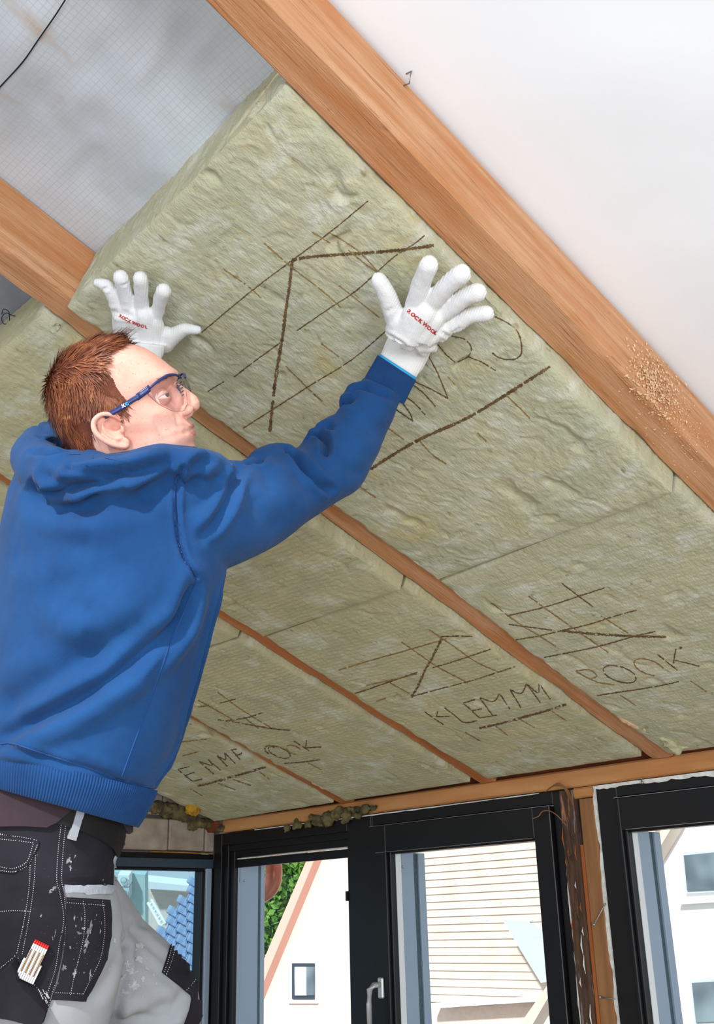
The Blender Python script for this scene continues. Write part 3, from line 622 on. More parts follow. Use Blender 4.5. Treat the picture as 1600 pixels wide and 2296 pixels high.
marks(s6o, s6t, (300, 1200), 2.286, [],
  [[(430, 945), (560, 965), (700, 990), (800, 1000)], [(480, 950), (580, 935), (662, 908)], [(440, 860), (520, 840)], [(330, 880), (385, 872)], [(770, 1170), (860, 1163), (955, 1150)], ellp(745, 1112, 60, 24, 22), [(820, 1055), (900, 1105)], [(885, 1050), (880, 1090)], [(880, 1090), (960, 1085)], ellp(700, 1100, 30, 20, 20, 90, 300)],
  [ellp(820, 1100, 42, 20, 22, 60, 320), [(430, 805), (560, 900), (700, 985)], [(330, 845), (500, 940)], [(890, 1165), (962, 1203)], [(560, 930), (640, 990)]])
marks(s7o, s7t, (300, 1200), 2.286,
  [[(325, 1286), (420, 1262), (500, 1240), (600, 1210), (690, 1183)]],
  [[(335, 1160), (410, 1225)], [(380, 1150), (445, 1205)], [(336, 1160), (400, 1180), (382, 1150)], [(425, 1130), (480, 1185)], [(465, 1115), (520, 1170)], [(425, 1130), (470, 1150), (465, 1115)], [(500, 1100), (545, 1150)], [(500, 1100), (545, 1095), (550, 1120), (520, 1128)], ellp(590, 1110, 42, 20, 22), [(225, 1200), (300, 1262)], [(225, 1200), (285, 1185)], [(262, 1232), (310, 1215)], [(300, 1262), (350, 1250)]],
  [[(505, 1250), (600, 1283)], [(640, 1210), (700, 1255)], [(430, 1270), (520, 1305)], [(290, 1300), (350, 1335)], [(250, 960), (370, 985)], [(240, 1060), (400, 1040)], [(250, 1130), (330, 1110)]])
# sawdust caught on the rough knot of the big rafter; knot holes, staple
bt1 = bvh(np.array([v.co for v in r1.data.vertices])@np.stack([X_, S_, N_]), np.array([list(p.vertices) for p in r1.data.polygons if len(p.vertices) == 4]))
mb = MB()
for k in range(2600):
    if k < 1500: u = random.gauss(1470, 28); v = random.gauss(862, 30)+ (u-1470)*.8
    else: t = random.random(); u = 1420+t*150+random.gauss(0, 35); v = 850+t*160+random.gauss(0, 38)
    h = hit(bt1, u, v)
    if not h: continue
    a = RNG.normal(size=3); a -= a@h[1]*h[1]; a = nz(a); b = np.cross(a, h[1]); s_ = (.0012+.0028*random.random()**2)*(1.2 if k < 1500 else .7); p = h[0]+h[1]*(.0006+.003*random.random()*(k < 1500))
    n = len(mb.v); mb.v += [tuple(p-a*s_), tuple(p+b*s_*.4+h[1]*s_*.5), tuple(p+a*s_), tuple(p-b*s_*.3)]; mb.f += [(n, n+1, n+2, n+3)]
tag(mb.build('wood_chips', m_chip, r1), kind='stuff')
def staple(u, v, off, lab, ob_h=1.40):
    p = PL(-.896, 0, 0)*0+off; a = nz(np.array([.2, .5, .85])); 
    mb = MB().tube([p, p+np.array([.012, 0, -.004]), p+np.array([.014, .004, .022]), p+np.array([.002, .005, .026])], .0013, 6)
    tag(mb.build('staple', m_metal, None, True), lab, 'staple')
pp = ray(905, 192); pp = pp*(-.896/pp[0]); staple(905, 192, pp, 'bent steel staple on the upper edge of the broad rafter')
# splintered wood and foam crumbs at the feet of the rafters
for k, (us, lab) in enumerate((([(1378, 1592), (1400, 1610), (1425, 1625), (1450, 1638)], 'splintered pale wood piece beside the rafter foot at the lower right'), ([(690, 1740), (705, 1750), (725, 1762), (745, 1770)], 'splintered pale wood piece at the foot of the leftmost rafter'))):
    pts = [onH(u, v, HR-.006) for u, v in us]; mb = MB().tube(pts, [.006, .014, .013, .006], 7); v, q = voxel(mb, .003); v = v+normals(v, q)*(.004*fbm(v*60, 3, k))[:, None]
    tag(mk('splintered_wood', v, q, m_chip, None, True), lab, 'wood')
lump('wool_scrap', [onH(1500, 1668, HR-.01), onH(1515, 1680, HR-.02), onH(1490, 1655, HR-.005)], [.022, .018, .018], m_wool2, 'pale wool tuft at the foot of the rafter near the beam', 'insulation scrap', 12, .8, .004, .01, 40)
# loose thread on the membrane and squiggle
mb = MB(); mb.tube([onH(u, v, 1.512) for u, v in catmull([(146, 0), (120, 40), (85, 90), (50, 140), (0, 195), (-30, 230)], 5)], .0012, 5)
tag(mb.build('thread', m_black_cloth, None, True), 'dark loose thread hanging across the grey membrane at the top left', 'thread')
mb = MB(); mb.tube([onH(u, v, 1.50) for u, v in catmull([(55, 710), (30, 708), (14, 702), (4, 712), (8, 726), (20, 722), (20, 700), (8, 693), (4, 705)], 5)], .0009, 5)
tag(mb.build('thread', m_black_cloth, None, True), 'small curled dark thread on the dark membrane at the left edge', 'thread')
# ------------------------------------------------------------ the man
RT, UPV, BK = R[:, 0], R[:, 1], R[:, 2]
man = empty('person', P(150, 2100, 1.70)*np.array([1, 1, 0])+np.array([0, 0, ZF]))
tag(man, 'man in blue sweatshirt and grey-black work trousers pressing insulation overhead with white gloves', 'person')
def loft(mb, secs, n=40, sub=6, e=1.0):
    """sections: (left px), (right px), depth, half thickness"""
    A = np.array([[a[0], a[1], b[0], b[1], d, h] for a, b, d, h in secs], float); A = catmull(A, sub); rg = []
    for a in A:
        p, q = P(a[0], a[1], a[4]), P(a[2], a[3], a[4]); c = (p+q)/2; W = (q-p)/2; D = -nz(c)*a[5]
        t = np.arange(n)*2*math.pi/n; cs, sn = np.cos(t), np.sin(t)
        rg.append(list(c+W*(np.sign(cs)*abs(cs)**e)[:, None]+D*(np.sign(sn)*abs(sn)**e)[:, None]))
    return mb.rings(rg)
def bp(pts, r, mb, n=14):   # tube through surveyed points with depth
    A = catmull([[*p, rr] for p, rr in zip(pts, r if hasattr(r, '__len__') else [r]*len(pts))], 5)
    return mb.tube([P(a[0], a[1], a[2]) for a in A], [a[3] for a in A], n)
# ---------------- head frame: local x forward, y to his left (away), z up; origin at the ear canal
th, ps, ph = math.radians(19), math.radians(6), math.radians(7)
Rz = np.array([[math.cos(th), -math.sin(th), 0], [math.sin(th), math.cos(th), 0], [0, 0, 1]])
Rx = np.array([[1, 0, 0], [0, math.cos(ph), -math.sin(ph)], [0, math.sin(ph), math.cos(ph)]])
Ry = np.array([[math.cos(ps), 0, -math.sin(ps)], [0, 1, 0], [math.sin(ps), 0, math.cos(ps)]])
base = np.array([[1, 0, 0], [0, 0, 1], [0, -1, 0]]).T    # local x->cam x, local y->-cam z(away)... columns
base = np.stack([[1, 0, 0], [0, 0, -1], [0, 1, 0]], 1)   # columns are images of local x,y,z in camera axes
HM = R@Rz@Rx@Ry@base; HS = .985
HT = P(447, 903, 1.60)-HM@np.array([.119, 0, -.008])*HS
def hl(p): return np.asarray(p, float)@HM.T*HS+HT
def to_px(p):
    c = np.asarray(p)@R; return 800+c[..., 0]/-c[..., 2]*FPX, 1148-c[..., 1]/-c[..., 2]*FPX
zz = [.138, .134, .125, .11, .09, .07, .052, .044, .035, .028, .02, .01, 0, -.012, -.022, -.028, -.033, -.038, -.0425, -.046, -.050, -.056, -.062, -.068, -.078, -.088, -.098, -.106, -.110]
xf = [.000, .022, .042, .062, .078, .089, .0985, .0995, .096, .0915, .090, .0895, .0895, .090, .0925, .0940, .0955, .0970, .0948, .0958, .0958, .0925, .0885, .0885, .0925, .0925, .0860, .0720, .0500]
xb = [-.005, -.035, -.060, -.083, -.098, -.104, -.106, -.106, -.1055, -.104, -.103, -.100, -.097, -.091, -.086, -.083, -.080, -.078, -.075, -.073, -.071, -.066, -.060, -.052, -.036, -.018, 0, .015, .03]
ww = [.004, .028, .048, .064, .0735, .0765, .0765, .0762, .0755, .0745, .073, .0722, .0715, .070, .0685, .0675, .0665, .0655, .065, .064, .063, .061, .0585, .056, .0505, .044, .036, .024, .008]
nzr, nph = 190, 220
zz = [a if a < .05 else .05+(a-.05)*.86 for a in zz]; xb = [a+.010 if a < -.06 else a for a in xb]
zs = np.linspace(zz[0], -.110, nzr); XF = np.interp(zs, zz[::-1], xf[::-1]); XB = np.interp(zs, zz[::-1], xb[::-1]); WW = np.interp(zs, zz[::-1], ww[::-1])
def sm1(a, k=2):
    for _ in range(k): a[1:-1] = (a[:-2]+2*a[1:-1]+a[2:])/4
    return a
XF, XB, WW = sm1(XF, 3), sm1(XB, 12), sm1(WW, 6)
t = np.arange(nph)*2*math.pi/nph; Z, T_ = np.meshgrid(zs, t, indexing='ij')
cs, sn = np.cos(T_), np.sin(T_); XC = (-.012+.02*np.clip(-Z/.1, 0, 1)); af = XF[:, None]-XC; ab = XC-XB[:, None]
fe = np.where(cs > 0, .80+.12*np.clip(-Z/.06, 0, 1), .95)
X = XC+np.where(cs > 0, af, ab)*np.sign(cs)*np.abs(cs)**fe; Yh = WW[:, None]*np.sign(sn)*np.abs(sn)**.92
fr = np.clip((X-.02)/.04, 0, 1)
def G(y0, z0, sy, sz): return np.exp(-((np.abs(Yh)-y0)/sy)**2-((Z-z0)/sz)**2)
dx = -.0135*G(.031, .017, .017, .013)+.004*G(.030, .045, .022, .008)-.008*G(.072, .045, .02, .035)+.004*G(.047, -.008, .014, .014)-.005*G(.052, -.045, .014, .025)
dx += -.0022*G(.006, -.0425, .020, .0016)+.0015*G(.0, -.037, .016, .004)+.0015*G(0, -.050, .014, .004)-.002*G(.026, -.043, .004, .006)
nl_ = np.exp(-(((np.abs(Yh)-.030-.25*(-.02-Z))/.0035))**2-((Z+.026)/.014)**2); dx += -.0022*nl_
X = X+dx*fr; X = X-.0018*np.exp(-((np.abs(Yh)-.0)/.004)**2-((Z+.029)/.006)**2)*fr
hv = np.stack([X, Yh, Z], -1)
mb = MB(); mb.rings([list(r) for r in hv])
# nose: bridge, tip, wings
nb = [(.0895, .030, .0075), (.0965, .020, .0078), (.1035, .009, .0085), (.1085, .000, .0100), (.1090, -.008, .0112)]
mb.tube([(a, 0, b) for a, b, c in nb], [c for a, b, c in nb], 16)
mb.ell((.1085, 0, -.0085), (.0105, .0105, .0098)); mb.ell((.094, 0, -.008), (.016, .015, .017))
for s in (-1, 1): mb.ell((.0990, s*.0135, -.0125), (.0115, .0062, .0078)); mb.ell((.088, s*.012, .008), (.012, .012, .022))
# ears (right ear faces the camera)
for s in (-1, 1):
    y0 = s*.0735
    def E(x, y, z):
        z2 = -.026+(z+.026)*.80; x2 = x*.92-(z2)*.22; return (x2+.008, y0+s*y, z2-.002)
    out = catmull([E(.010, .002, .012), E(.004, .010, .028), E(-.010, .014, .034), E(-.025, .017, .026), E(-.031, .018, .008), E(-.027, .014, -.012), E(-.016, .008, -.028), E(-.004, .004, -.034), (.012, y0+s*.002, -.024)], 5)
    mb.tube(out, [.0032+.0012*math.sin(math.pi*i/len(out)) for i in range(len(out))], 8)
    mb.tube(catmull([E(-.004, .008, .022), E(-.016, .010, .018), E(-.020, .010, .002), E(-.014, .007, -.014), E(-.004, .004, -.018)], 5), .0030, 8)
    tilt = np.array([[.9, s*.42, 0], [-.42*s*s, .9*s, 0], [0, 0, 1]]); 
    mb.ell(E(-.012, .004, .004), (.019, .0035, .030), np.array([nz([.88, -s*.30*1, 0]), nz([s*.0+.30*1, s*.88, 0]), [0, 0, 1]]))
    mb.ell(E(-.006, .002, -.028), (.009, .004, .010)); mb.ell(E(.004, .003, -.002), (.0045, .004, .007))
    mb.ell(E(-.016, .006, .026), (.012, .004, .006))
vv, qq = [], []
mb.v = [tuple(p) for p in hl(mb.v)]
# neck, and the trunk that runs on inside the clothes
def ring(c, a, b, nrm_=UPV):
    return [np.array(c)+RT*a*math.cos(k*2*math.pi/32)+BK*b*math.sin(k*2*math.pi/32) for k in range(32)]
mb.rings([ring(hl((-.02, 0, .01)), .052, .05), ring(P(238, 1005, 1.655), .058, .056), ring(P(222, 1050, 1.67), .062, .060), ring(P(215, 1090, 1.68), .085, .075), ring(P(210, 1130, 1.69), .12, .10), ring(P(205, 1200, 1.70), .13, .10), ring(P(180, 1500, 1.70), .12, .10), ring(P(140, 1850, 1.70), .12, .10)])
v, q = voxel(mb, .0017, 2, .5)
# ear bowl and canal, nostrils pressed in
el = (v-HT)@HM/HS
for s in (-1, 1):
    N = normals(v, q)
    for c, r_, dep in (((.004, s*.078, -.002), .0085, .006), ((-.004, s*.083, .010), .006, .003), ((.103, s*.006, -.0165), .0042, .005), ((.007, s*.080, -.004), .0035, .006)):
        d = np.linalg.norm(el-np.array(c), axis=1); v = v-N*(dep*np.exp(-(d/r_)**2))[:, None]
body = mk('body', v, q, m_skin, man, True); body['label'] = 'fair freckled head and neck'
head_t = bvh(v, q); N = normals(v, q)
el = (v-HT)@HM/HS
# lips
def hitl(p):   # nearest skin point to a head-frame point
    h = head_t.find_nearest(Vector(hl(p))); return np.array(h[0]), np.array(h[1])
mb = MB()
for zc, hgt in ((-.0390, .0026), (-.0468, .0032)):
    rg = []
    for i in range(17):
        y = (i/16-.5)*.044; k = 1-(abs(y)/.023)**2; c, n_ = hitl((.12-.6*abs(y), y, zc+(.0022*(1-k) if zc > -.04 else -.002*(k-1)))); n_ = n_ if n_@(HM@[1, 0, 0]) > 0 else -n_
        r0 = max(.0006, hgt*k); u_ = HM@np.array([0, 0, 1.]); rg.append([c+n_*(.0006*math.cos(a)*k)+u_*r0*math.sin(a) for a in np.linspace(0, 2*math.pi, 9)[:-1]])
    mb.rings(rg)
mb.build('lips', m_lip, body, True)
# eyes with lids
for s in (-1, 1):
    c = hl((.0735, s*.0315, .0175)); ax = HM.T
    MB().ell(c, (.0123*HS,)*3, ax, 24, 16).build('eye', m_eye, body, True)
    gz = nz(HM@np.array([.86, -.30, .12])); MB().ell(c+gz*.0098*HS, (.0052, .0052, .0034), np.stack([nz(np.cross(gz, UPV)), nz(np.cross(gz, np.cross(gz, UPV))), gz]), 16, 8).build('iris', m_iris, body, True)
    for nm, a0, a1 in (('upper_eyelid', 12, 100), ('lower_eyelid', -90, -16)):
        rg = []
        for a in np.linspace(-100, 100, 17):
            row = []
            for b in np.linspace(a0, a1, 7):
                k = math.cos(math.radians(a)*.9); bb = math.radians(b*max(k, .05) if nm[0] == 'u' and b < 50 else (b*max(k, .05) if nm[0] == 'l' and b > -50 else b)); aa = math.radians(a)
                row.append(np.array([math.cos(bb)*math.cos(aa), math.cos(bb)*math.sin(aa), math.sin(bb)]))
            rg.append(row)
        o_ = [[hl(np.array([.0735, s*.0315, .0175])+p*.0138) for p in r] + [hl(np.array([.0735, s*.0315, .0175])+p*.0125) for p in r[::-1]] for r in rg]
        MB().rings(o_, False).build(nm, m_skin, body, True)
# ---------------- hair
hp = [(80, 690), (345, 690), (338, 768), (318, 772), (292, 774), (262, 783), (236, 797), (230, 815), (243, 834), (256, 852), (263, 870), (274, 884), (284, 896), (285, 922), (271, 940), (258, 928), (247, 916), (232, 928), (214, 934), (205, 955), (208, 985), (213, 1003), (224, 1022), (180, 1034), (140, 1030), (60, 1030)]
ml = np.stack([el[:, 0], -np.abs(el[:, 1]), el[:, 2]], 1); px, py = to_px(hl(ml))
mask = inpoly(px, py, hp) & (el[:, 2] > -.075) & (np.linalg.norm(v-hl((-.01, 0, .03)), axis=1) < .16) & ~((el[:, 0] > .040) & (el[:, 2] > .085))
earm = (np.abs(el[:, 1]) > .0715) & (el[:, 0] > -.034) & (el[:, 0] < .016) & (el[:, 2] < .030) & (el[:, 2] > -.045); mask &= ~earm
fm = mask[q].all(1); qf = q[fm]; used = np.unique(qf); rem = -np.ones(len(v), int); rem[used] = np.arange(len(used))
hvx = v[used]; hn = N[used]; elu = el[used]
bm_ = np.zeros(len(v)); cnt = np.bincount(q[~fm].ravel(), minlength=len(v)) > 0; edgev = cnt[used]
from mathutils.kdtree import KDTree
ed = hvx[edgev]; kd = KDTree(len(ed)); [kd.insert(Vector(p), i) for i, p in enumerate(ed)]; kd.balance()
de = np.array([kd.find(Vector(p))[2] for p in hvx]); thick = np.clip(de/.022, 0, 1)**.7
lumpy = .5+.8*fbm(elu*np.array([26, 26, 26]), 3, 4)
cap = hvx+hn*(thick*(.0040+.0030*lumpy)+.0003)[:, None]
hair = mk('hair', cap, rem[qf], m_hairbase, man, True); hair['label'] = 'short tousled auburn hair'
mb = MB(); cen = np.array([-.070, 0, .085])
idx = RNG.integers(0, len(used), 21000)
for i in idx:
    e_ = elu[i]; p = cap[i]-hn[i]*.002; x, y, z = e_
    whorl = np.array([x, y, z])-cen
    d = np.array([-.30, 0, -1.0])
    top = min(max((z-.075)/.035, 0), 1); d = d*(1-top)+np.array([.75, -.15*np.sign(y), .10])*top
    if x < -.055: d = d+.6*nz(whorl+1e-6)
    if x > .02 and z < .07: d = np.array([.15, 0, -1.])
    tq = 1.2*vnoise(e_*34, 3); d = d+np.array([tq*.55, .1*tq, .35*vnoise(e_*28+9, 5)])+RNG.normal(size=3)*.10
    dw = HM@d; n_ = hn[i]; dw = nz(dw-n_*(dw@n_)); tk = thick[i]
    L = (.013+.024*random.random())*(.45+.55*tk); lift = .06+.20*random.random()*tk+.06*top*tk
    wd = .0008+.0007*random.random(); sd = nz(np.cross(dw, n_))
    k = len(mb.v); bend = RNG.normal()*.12
    for j, (a, h_, w_) in enumerate(((0, 0, 1), (.4, .55, 1), (.75, .8, .75), (1, .85, .1))):
        c = p+dw*L*a+n_*L*lift*h_+sd*bend*L*a*a; mb.v += [tuple(c-sd*wd*w_*.5), tuple(c+sd*wd*w_*.5)]
        if j: mb.f.append((k+2*j-2, k+2*j-1, k+2*j+1, k+2*j))
# wispy fringe over the top
for i in range(90):
    a = hl((.012+.03*random.random(), -.03+.07*random.random(), .13)); c, n_, _, _ = head_t.find_nearest(Vector(a)); c = np.array(c); n_ = nz(np.array(n_)); n_ = n_ if n_@(HM@[0, 0, 1.]) > 0 else -n_
    dw = nz(HM@np.array([.8, RNG.normal()*.3, .1])); sd = nz(np.cross(dw, n_)); L = .02+.02*random.random(); k = len(mb.v)
    for j, s_ in enumerate((0, .4, .75, 1)):
        cc_ = c+dw*L*s_+n_*(.003+.010*math.sin(s_*2.4)); mb.v += [tuple(cc_-sd*.0003), tuple(cc_+sd*.0003)]
        if j: mb.f.append((k+2*j-2, k+2*j-1, k+2*j+1, k+2*j))
hs_ = mb.build('hair_strands', m_hair, hair); tag(hs_, kind='stuff')
for s in (-1, 1):
    mb = MB()
    for i in range(150):
        t_ = random.random(); c, n_ = hitl((.115-.03*t_, s*(.014+.036*t_), .036+.006*math.sin(t_*3)+random.gauss(0, .0018))); n_ = nz(n_); n_ = n_ if n_@(c-hl((0, 0, 0))) > 0 else -n_
        dw = nz(HM@np.array([-.4, s*.9, .25+RNG.normal()*.2])); sd = nz(np.cross(dw, n_)); k = len(mb.v)
        mb.v += [tuple(c+n_*.0005-sd*.0004), tuple(c+n_*.0005+sd*.0004), tuple(c+dw*.008+n_*.0015)]; mb.f.append((k, k+1, k+2))
    mb.build('eyebrow', m_hair, body)['kind'] = 'stuff'
# ---------------- safety glasses (a thing of its own, worn)
gl = empty('safety_glasses', hl((.10, 0, .02))); tag(gl, 'clear wraparound safety glasses with dark blue temples on the man\'s face', 'glasses')
def gc(a, z): # wrap curve, a in degrees from the middle
    r = math.radians(a); return np.array([.010+.099*math.copysign(abs(math.cos(r))**.62, math.cos(r)), .080*math.copysign(abs(math.sin(r))**.9, math.sin(r)), z])
for s in (-1, 1):
    tp = [gc(s*a, z) for a, z in ((9, .036), (20, .042), (35, .044), (50, .040), (62, .034))]
    MB().tube(hl(catmull(tp, 5)), .0019, 8).build('brow_bar', m_navy, gl, True)
    hp_ = [gc(s*62, .034), gc(s*72, .029), np.array([.052, s*.0815, .0268])]
    def strap(pts, w_, hgt, nm, mat):
        pts = catmull(pts, 5); rg = []
        for i, p in enumerate(pts):
            rg.append([hl(p+np.array([0, s*w_*math.cos(a), 0])*1+np.array([0, 0, hgt[min(i, len(hgt)-1)] if hasattr(hgt, '__len__') else hgt])*math.sin(a)) for a in np.linspace(0, 2*math.pi, 11)[:-1]])
        return MB().rings(rg).build(nm, mat, gl, True)
    strap(hp_, .0022, .0052, 'hinge_block', m_navy)
    tm = strap([np.array([.056, s*.0822, .0272]), np.array([.044, s*.0832, .0250]), np.array([.030, s*.0842, .0212]), np.array([.014, s*.0845, .018]), np.array([-.002, s*.084, .016])], .0020, .0040, 'temple', m_navy)
    strap([np.array([-.000, s*.084, .0165]), np.array([-.012, s*.080, .020]), np.array([-.022, s*.076, .020]), np.array([-.029, s*.0755, .010]), np.array([-.031, s*.0755, -.004]), np.array([-.031, s*.0755, -.012])], .0018, .0026, 'temple_tip', m_navy)
    g = [];  
    for i, a in enumerate(np.linspace(9, 66, 16)):
        tt = (a-9)/57; top = np.interp(a, [9, 20, 35, 50, 66], [.036, .042, .044, .040, .031]); bot = np.interp(tt, [0, .12, .35, .65, .88, 1], [.012, -.004, -.013, -.008, .008, .026])
        g.append([hl(gc(s*a, bot+(top-bot)*k/9)+np.array([.002*math.sin(math.pi*k/9), 0, 0])) for k in range(10)])
    G_ = np.array(g); f = grid_faces(16, 10); th_ = HM@np.array([.0014, 0, 0]); V = np.vstack([G_.reshape(-1, 3), G_.reshape(-1, 3)-th_]); F = np.vstack([f, f[:, ::-1]+160])
    mk('lens', V, F, m_lens, gl, True)
    edge = [g[i][0] for i in range(16)]+[g[15][k] for k in range(1, 9)]
    MB().tube(edge, .0006, 6).tube([g[0][k] for k in range(10)], .0006, 6).build('lens_edge', m_lensedge, gl, True)
    npd = MB().ell(hl((.098, s*.009, .020)), (.002, .003, .009), HM.T, 10, 8)
    for k in range(5): npd.tube([hl((.104, s*.006, .012+k*.005)), hl((.098, s*.014, .010+k*.005))], .0008, 5)
    npd.build('nose_pad', m_raildark, gl, True)
def letters(word, mats, places, size, tree, mat, parent, nm, off=.0008, italic=0):
    """places: (u, v, angle deg) centres; each letter is laid on the surface"""
    mbs = {}
    for ch, mt, (u, v_, ang) in zip(word, mats, places):
        cu = bpy.data.curves.new('t', 'FONT'); cu.body = ch; cu.size = 1; cu.align_x = 'CENTER'; cu.align_y = 'CENTER'; cu.resolution_u = 3; cu.offset = .045
        o = bpy.data.objects.new('t', cu); C.objects.link(o); dg = bpy.context.evaluated_depsgraph_get(); me = o.evaluated_get(dg).to_mesh()
        vs = [np.array(q.co) for q in me.vertices]; fs = [list(p.vertices) for p in me.polygons]; c = (np.max(vs, 0)+np.min(vs, 0))/2
        a = math.radians(ang); P_ = []
        for p in vs:
            x, y = (p[0]-c[0]+italic*(p[1]-c[1]))*size*1.1, (p[1]-c[1])*size; h = hit(tree, u+x*math.cos(a)+y*math.sin(a), v_+x*math.sin(a)-y*math.cos(a))
            P_.append(h[0]+h[1]*off if h else None)
        if all(p is not None for p in P_): mbs.setdefault(mt, MB()).add(P_, fs)
        o.evaluated_get(dg).to_mesh_clear(); bpy.data.objects.remove(o)
    for mt, m_ in mbs.items(): m_.build(nm, mt, parent)
tv = np.array([gv.co for o in gl.children if o.name.startswith('temple') and '_' not in o.name for gv in o.data.vertices])
for o in gl.children:
    if o.name.split('.')[0] == 'temple':
        vs = np.array([k.co for k in o.data.vertices]); 
        if ((vs-HT)@HM)[:, 1].mean() < 0:
            tt_ = bvh(vs, [list(p.vertices) for p in o.data.polygons if len(p.vertices) == 4]); u_, w_ = to_px(vs.mean(0))
            letters('XC', [m_white, m_cyan], [(u_+1, w_-1, -27), (u_+9, w_-5.5, -27)], 9.5, tt_, None, o, 'emblem', .0006)
# ---------------- sweatshirt
mb = MB()
torso = [((80, 1046), (390, 1046), 1.70, .05), ((44, 1056), (462, 1040), 1.69, .10), ((22, 1085), (484, 1055), 1.69, .135), ((6, 1150), (492, 1120), 1.68, .15), ((-6, 1220), (505, 1210), 1.68, .16), ((-18, 1300), (506, 1275), 1.68, .165), ((-30, 1390), (488, 1360), 1.68, .165),
         ((-45, 1480), (460, 1460), 1.68, .165), ((-60, 1570), (432, 1560), 1.68, .165), ((-70, 1640), (402, 1650), 1.68, .165), ((-74, 1680), (375, 1720), 1.68, .165), ((-72, 1700), (350, 1772), 1.68, .16)]
loft(mb, torso, 48)
sleeve = [((385, 1060), (400, 1240), 1.67, .09), ((425, 1028), (440, 1292), 1.67, .105), ((480, 1026), (512, 1272), 1.69, .10), ((548, 1034), (612, 1225), 1.74, .09), ((600, 1012), (690, 1172), 1.79, .085), ((655, 1008), (752, 1130), 1.83, .08), ((700, 980), (803, 1098), 1.86, .078), ((742, 945), (838, 1040), 1.88, .072), ((775, 900), (868, 968), 1.90, .066), ((803, 866), (895, 905), 1.92, .058), ((818, 848), (903, 888), 1.93, .050)]
loft(mb, sleeve, 40)
# far (left) sleeve reaching up behind the head
bp([(140, 1100, 1.80), (150, 1045, 1.86), (175, 985, 1.92), (230, 930, 1.99), (275, 880, 2.01), (300, 840, 2.04), (312, 812, 2.05)], [.085, .072, .062, .058, .052, .042, .036], mb, 20)
# hood lying round the neck
bp([(292, 1058, 1.60), (335, 1050, 1.575), (395, 1040, 1.57), (445, 1042, 1.60), (480, 1058, 1.64)], [.018, .022, .024, .026, .030], mb, 18)
bp([(85, 985, 1.74), (75, 1030, 1.66), (130, 1066, 1.575), (215, 1080, 1.55), (300, 1062, 1.55), (370, 1035, 1.575), (432, 1028, 1.62)], [.026, .036, .040, .040, .036, .030, .022], mb, 18)
bp([(560, 1046, 1.745), (585, 1034, 1.76), (622, 1026, 1.79), (655, 1034, 1.82), (690, 1070, 1.83)], [.012, .022, .026, .022, .012], mb, 14)
bp([(690, 1004, 1.855), (722, 980, 1.86), (758, 955, 1.87), (800, 955, 1.87)], [.014, .022, .022, .010], mb, 14)
bp([(770, 915, 1.885), (800, 885, 1.90), (850, 885, 1.90)], [.012, .018, .010], mb, 14)
bp([(100, 962, 1.80), (112, 978, 1.74), (100, 1000, 1.68)], [.014, .018, .016], mb, 12)
bp([(160, 1030, 1.585), (205, 1034, 1.56), (250, 1048, 1.555), (292, 1060, 1.56)], [.015, .018, .015, .012], mb, 14)
v, q = voxel(mb, .0043, 4, .6)
tr_ = bvh(v, q)
F_ = [
 ([(432, 1325), (395, 1403), (315, 1477), (245, 1530), (157, 1585), (70, 1627), (-5, 1668)], .013, .017), ([(426, 1352), (402, 1416), (322, 1490), (252, 1543), (164, 1598), (77, 1640), (0, 1682)], .011, -.009), ([(439, 1300), (415, 1370), (385, 1440), (330, 1520)], .010, .006),
 ([(250, 1440), (160, 1500), (60, 1560), (0, 1600)], .022, .009), ([(350, 1400), (260, 1455), (180, 1500)], .02, .007), ([(300, 1250), (200, 1290), (80, 1330)], .025, .004), ([(60, 1430), (150, 1450), (240, 1430)], .022, .003),
 ([(508, 1280), (482, 1360), (450, 1480), (425, 1570), (392, 1680), (352, 1755)], .006, .010), ([(150, 1700), (250, 1740), (345, 1772)], .007, .003), ([(0, 1678), (30, 1676), (100, 1698), (210, 1735), (290, 1762), (345, 1776)], .005, .004, 1),
 ([(90, 1095), (110, 1108), (150, 1100), (210, 1075), (300, 1060), (380, 1035)], .008, .013), ([(95, 1065), (150, 1085), (230, 1088)], .007, .008), ([(60, 1070), (75, 1100), (110, 1130), (200, 1128), (300, 1095)], .018, .008), ([(200, 1140), (215, 1100), (260, 1078)], .012, .005), ([(155, 1045), (165, 1060), (230, 1062), (310, 1052)], .004, .008), ([(70, 1010), (110, 1018), (150, 1012)], .006, .006), ([(85, 978), (105, 990), (125, 988)], .004, .005),
 ([(50, 1180), (140, 1215), (220, 1225)], .018, .004), ([(30, 1240), (130, 1250)], .02, .004), ([(310, 1120), (345, 1085), (400, 1060)], .016, .007), ([(150, 1355), (210, 1372)], .014, .003),
 ([(539, 1045), (525, 1074), (514, 1117), (489, 1161), (452, 1204)], .008, .010), ([(425, 1052), (450, 1036), (475, 1034)], .007, .007), ([(430, 1090), (445, 1060), (460, 1045)], .010, .005), ([(586, 1026), (577, 1040), (552, 1042)], .006, .010), ([(596, 1060), (600, 1085), (610, 1110)], .012, .003),
 ([(646, 1012), (680, 1045), (724, 1088), (748, 1100)], .007, .010), ([(640, 1008), (665, 1030), (690, 1058)], .010, .004), ([(688, 986), (712, 976), (728, 984), (732, 1005), (730, 1020)], .006, .013), ([(706, 966), (732, 955), (742, 965)], .006, .006), ([(778, 880), (805, 868), (850, 880), (888, 896)], .007, .006), ([(745, 930), (770, 906), (790, 900)], .007, .008), ([(770, 1040), (790, 1058), (815, 1066)], .010, .003), ([(660, 1040), (690, 1090), (720, 1110)], .016, .004), ([(800, 950), (850, 965), (880, 960)], .014, .004), ([(560, 1110), (600, 1160), (640, 1185)], .02, .004), ([(498, 1070), (470, 1110), (430, 1140)], .015, .005),
 ([(408, 1050), (394, 1102), (399, 1190), (416, 1256), (438, 1294)], .0035, .0045, 1)]
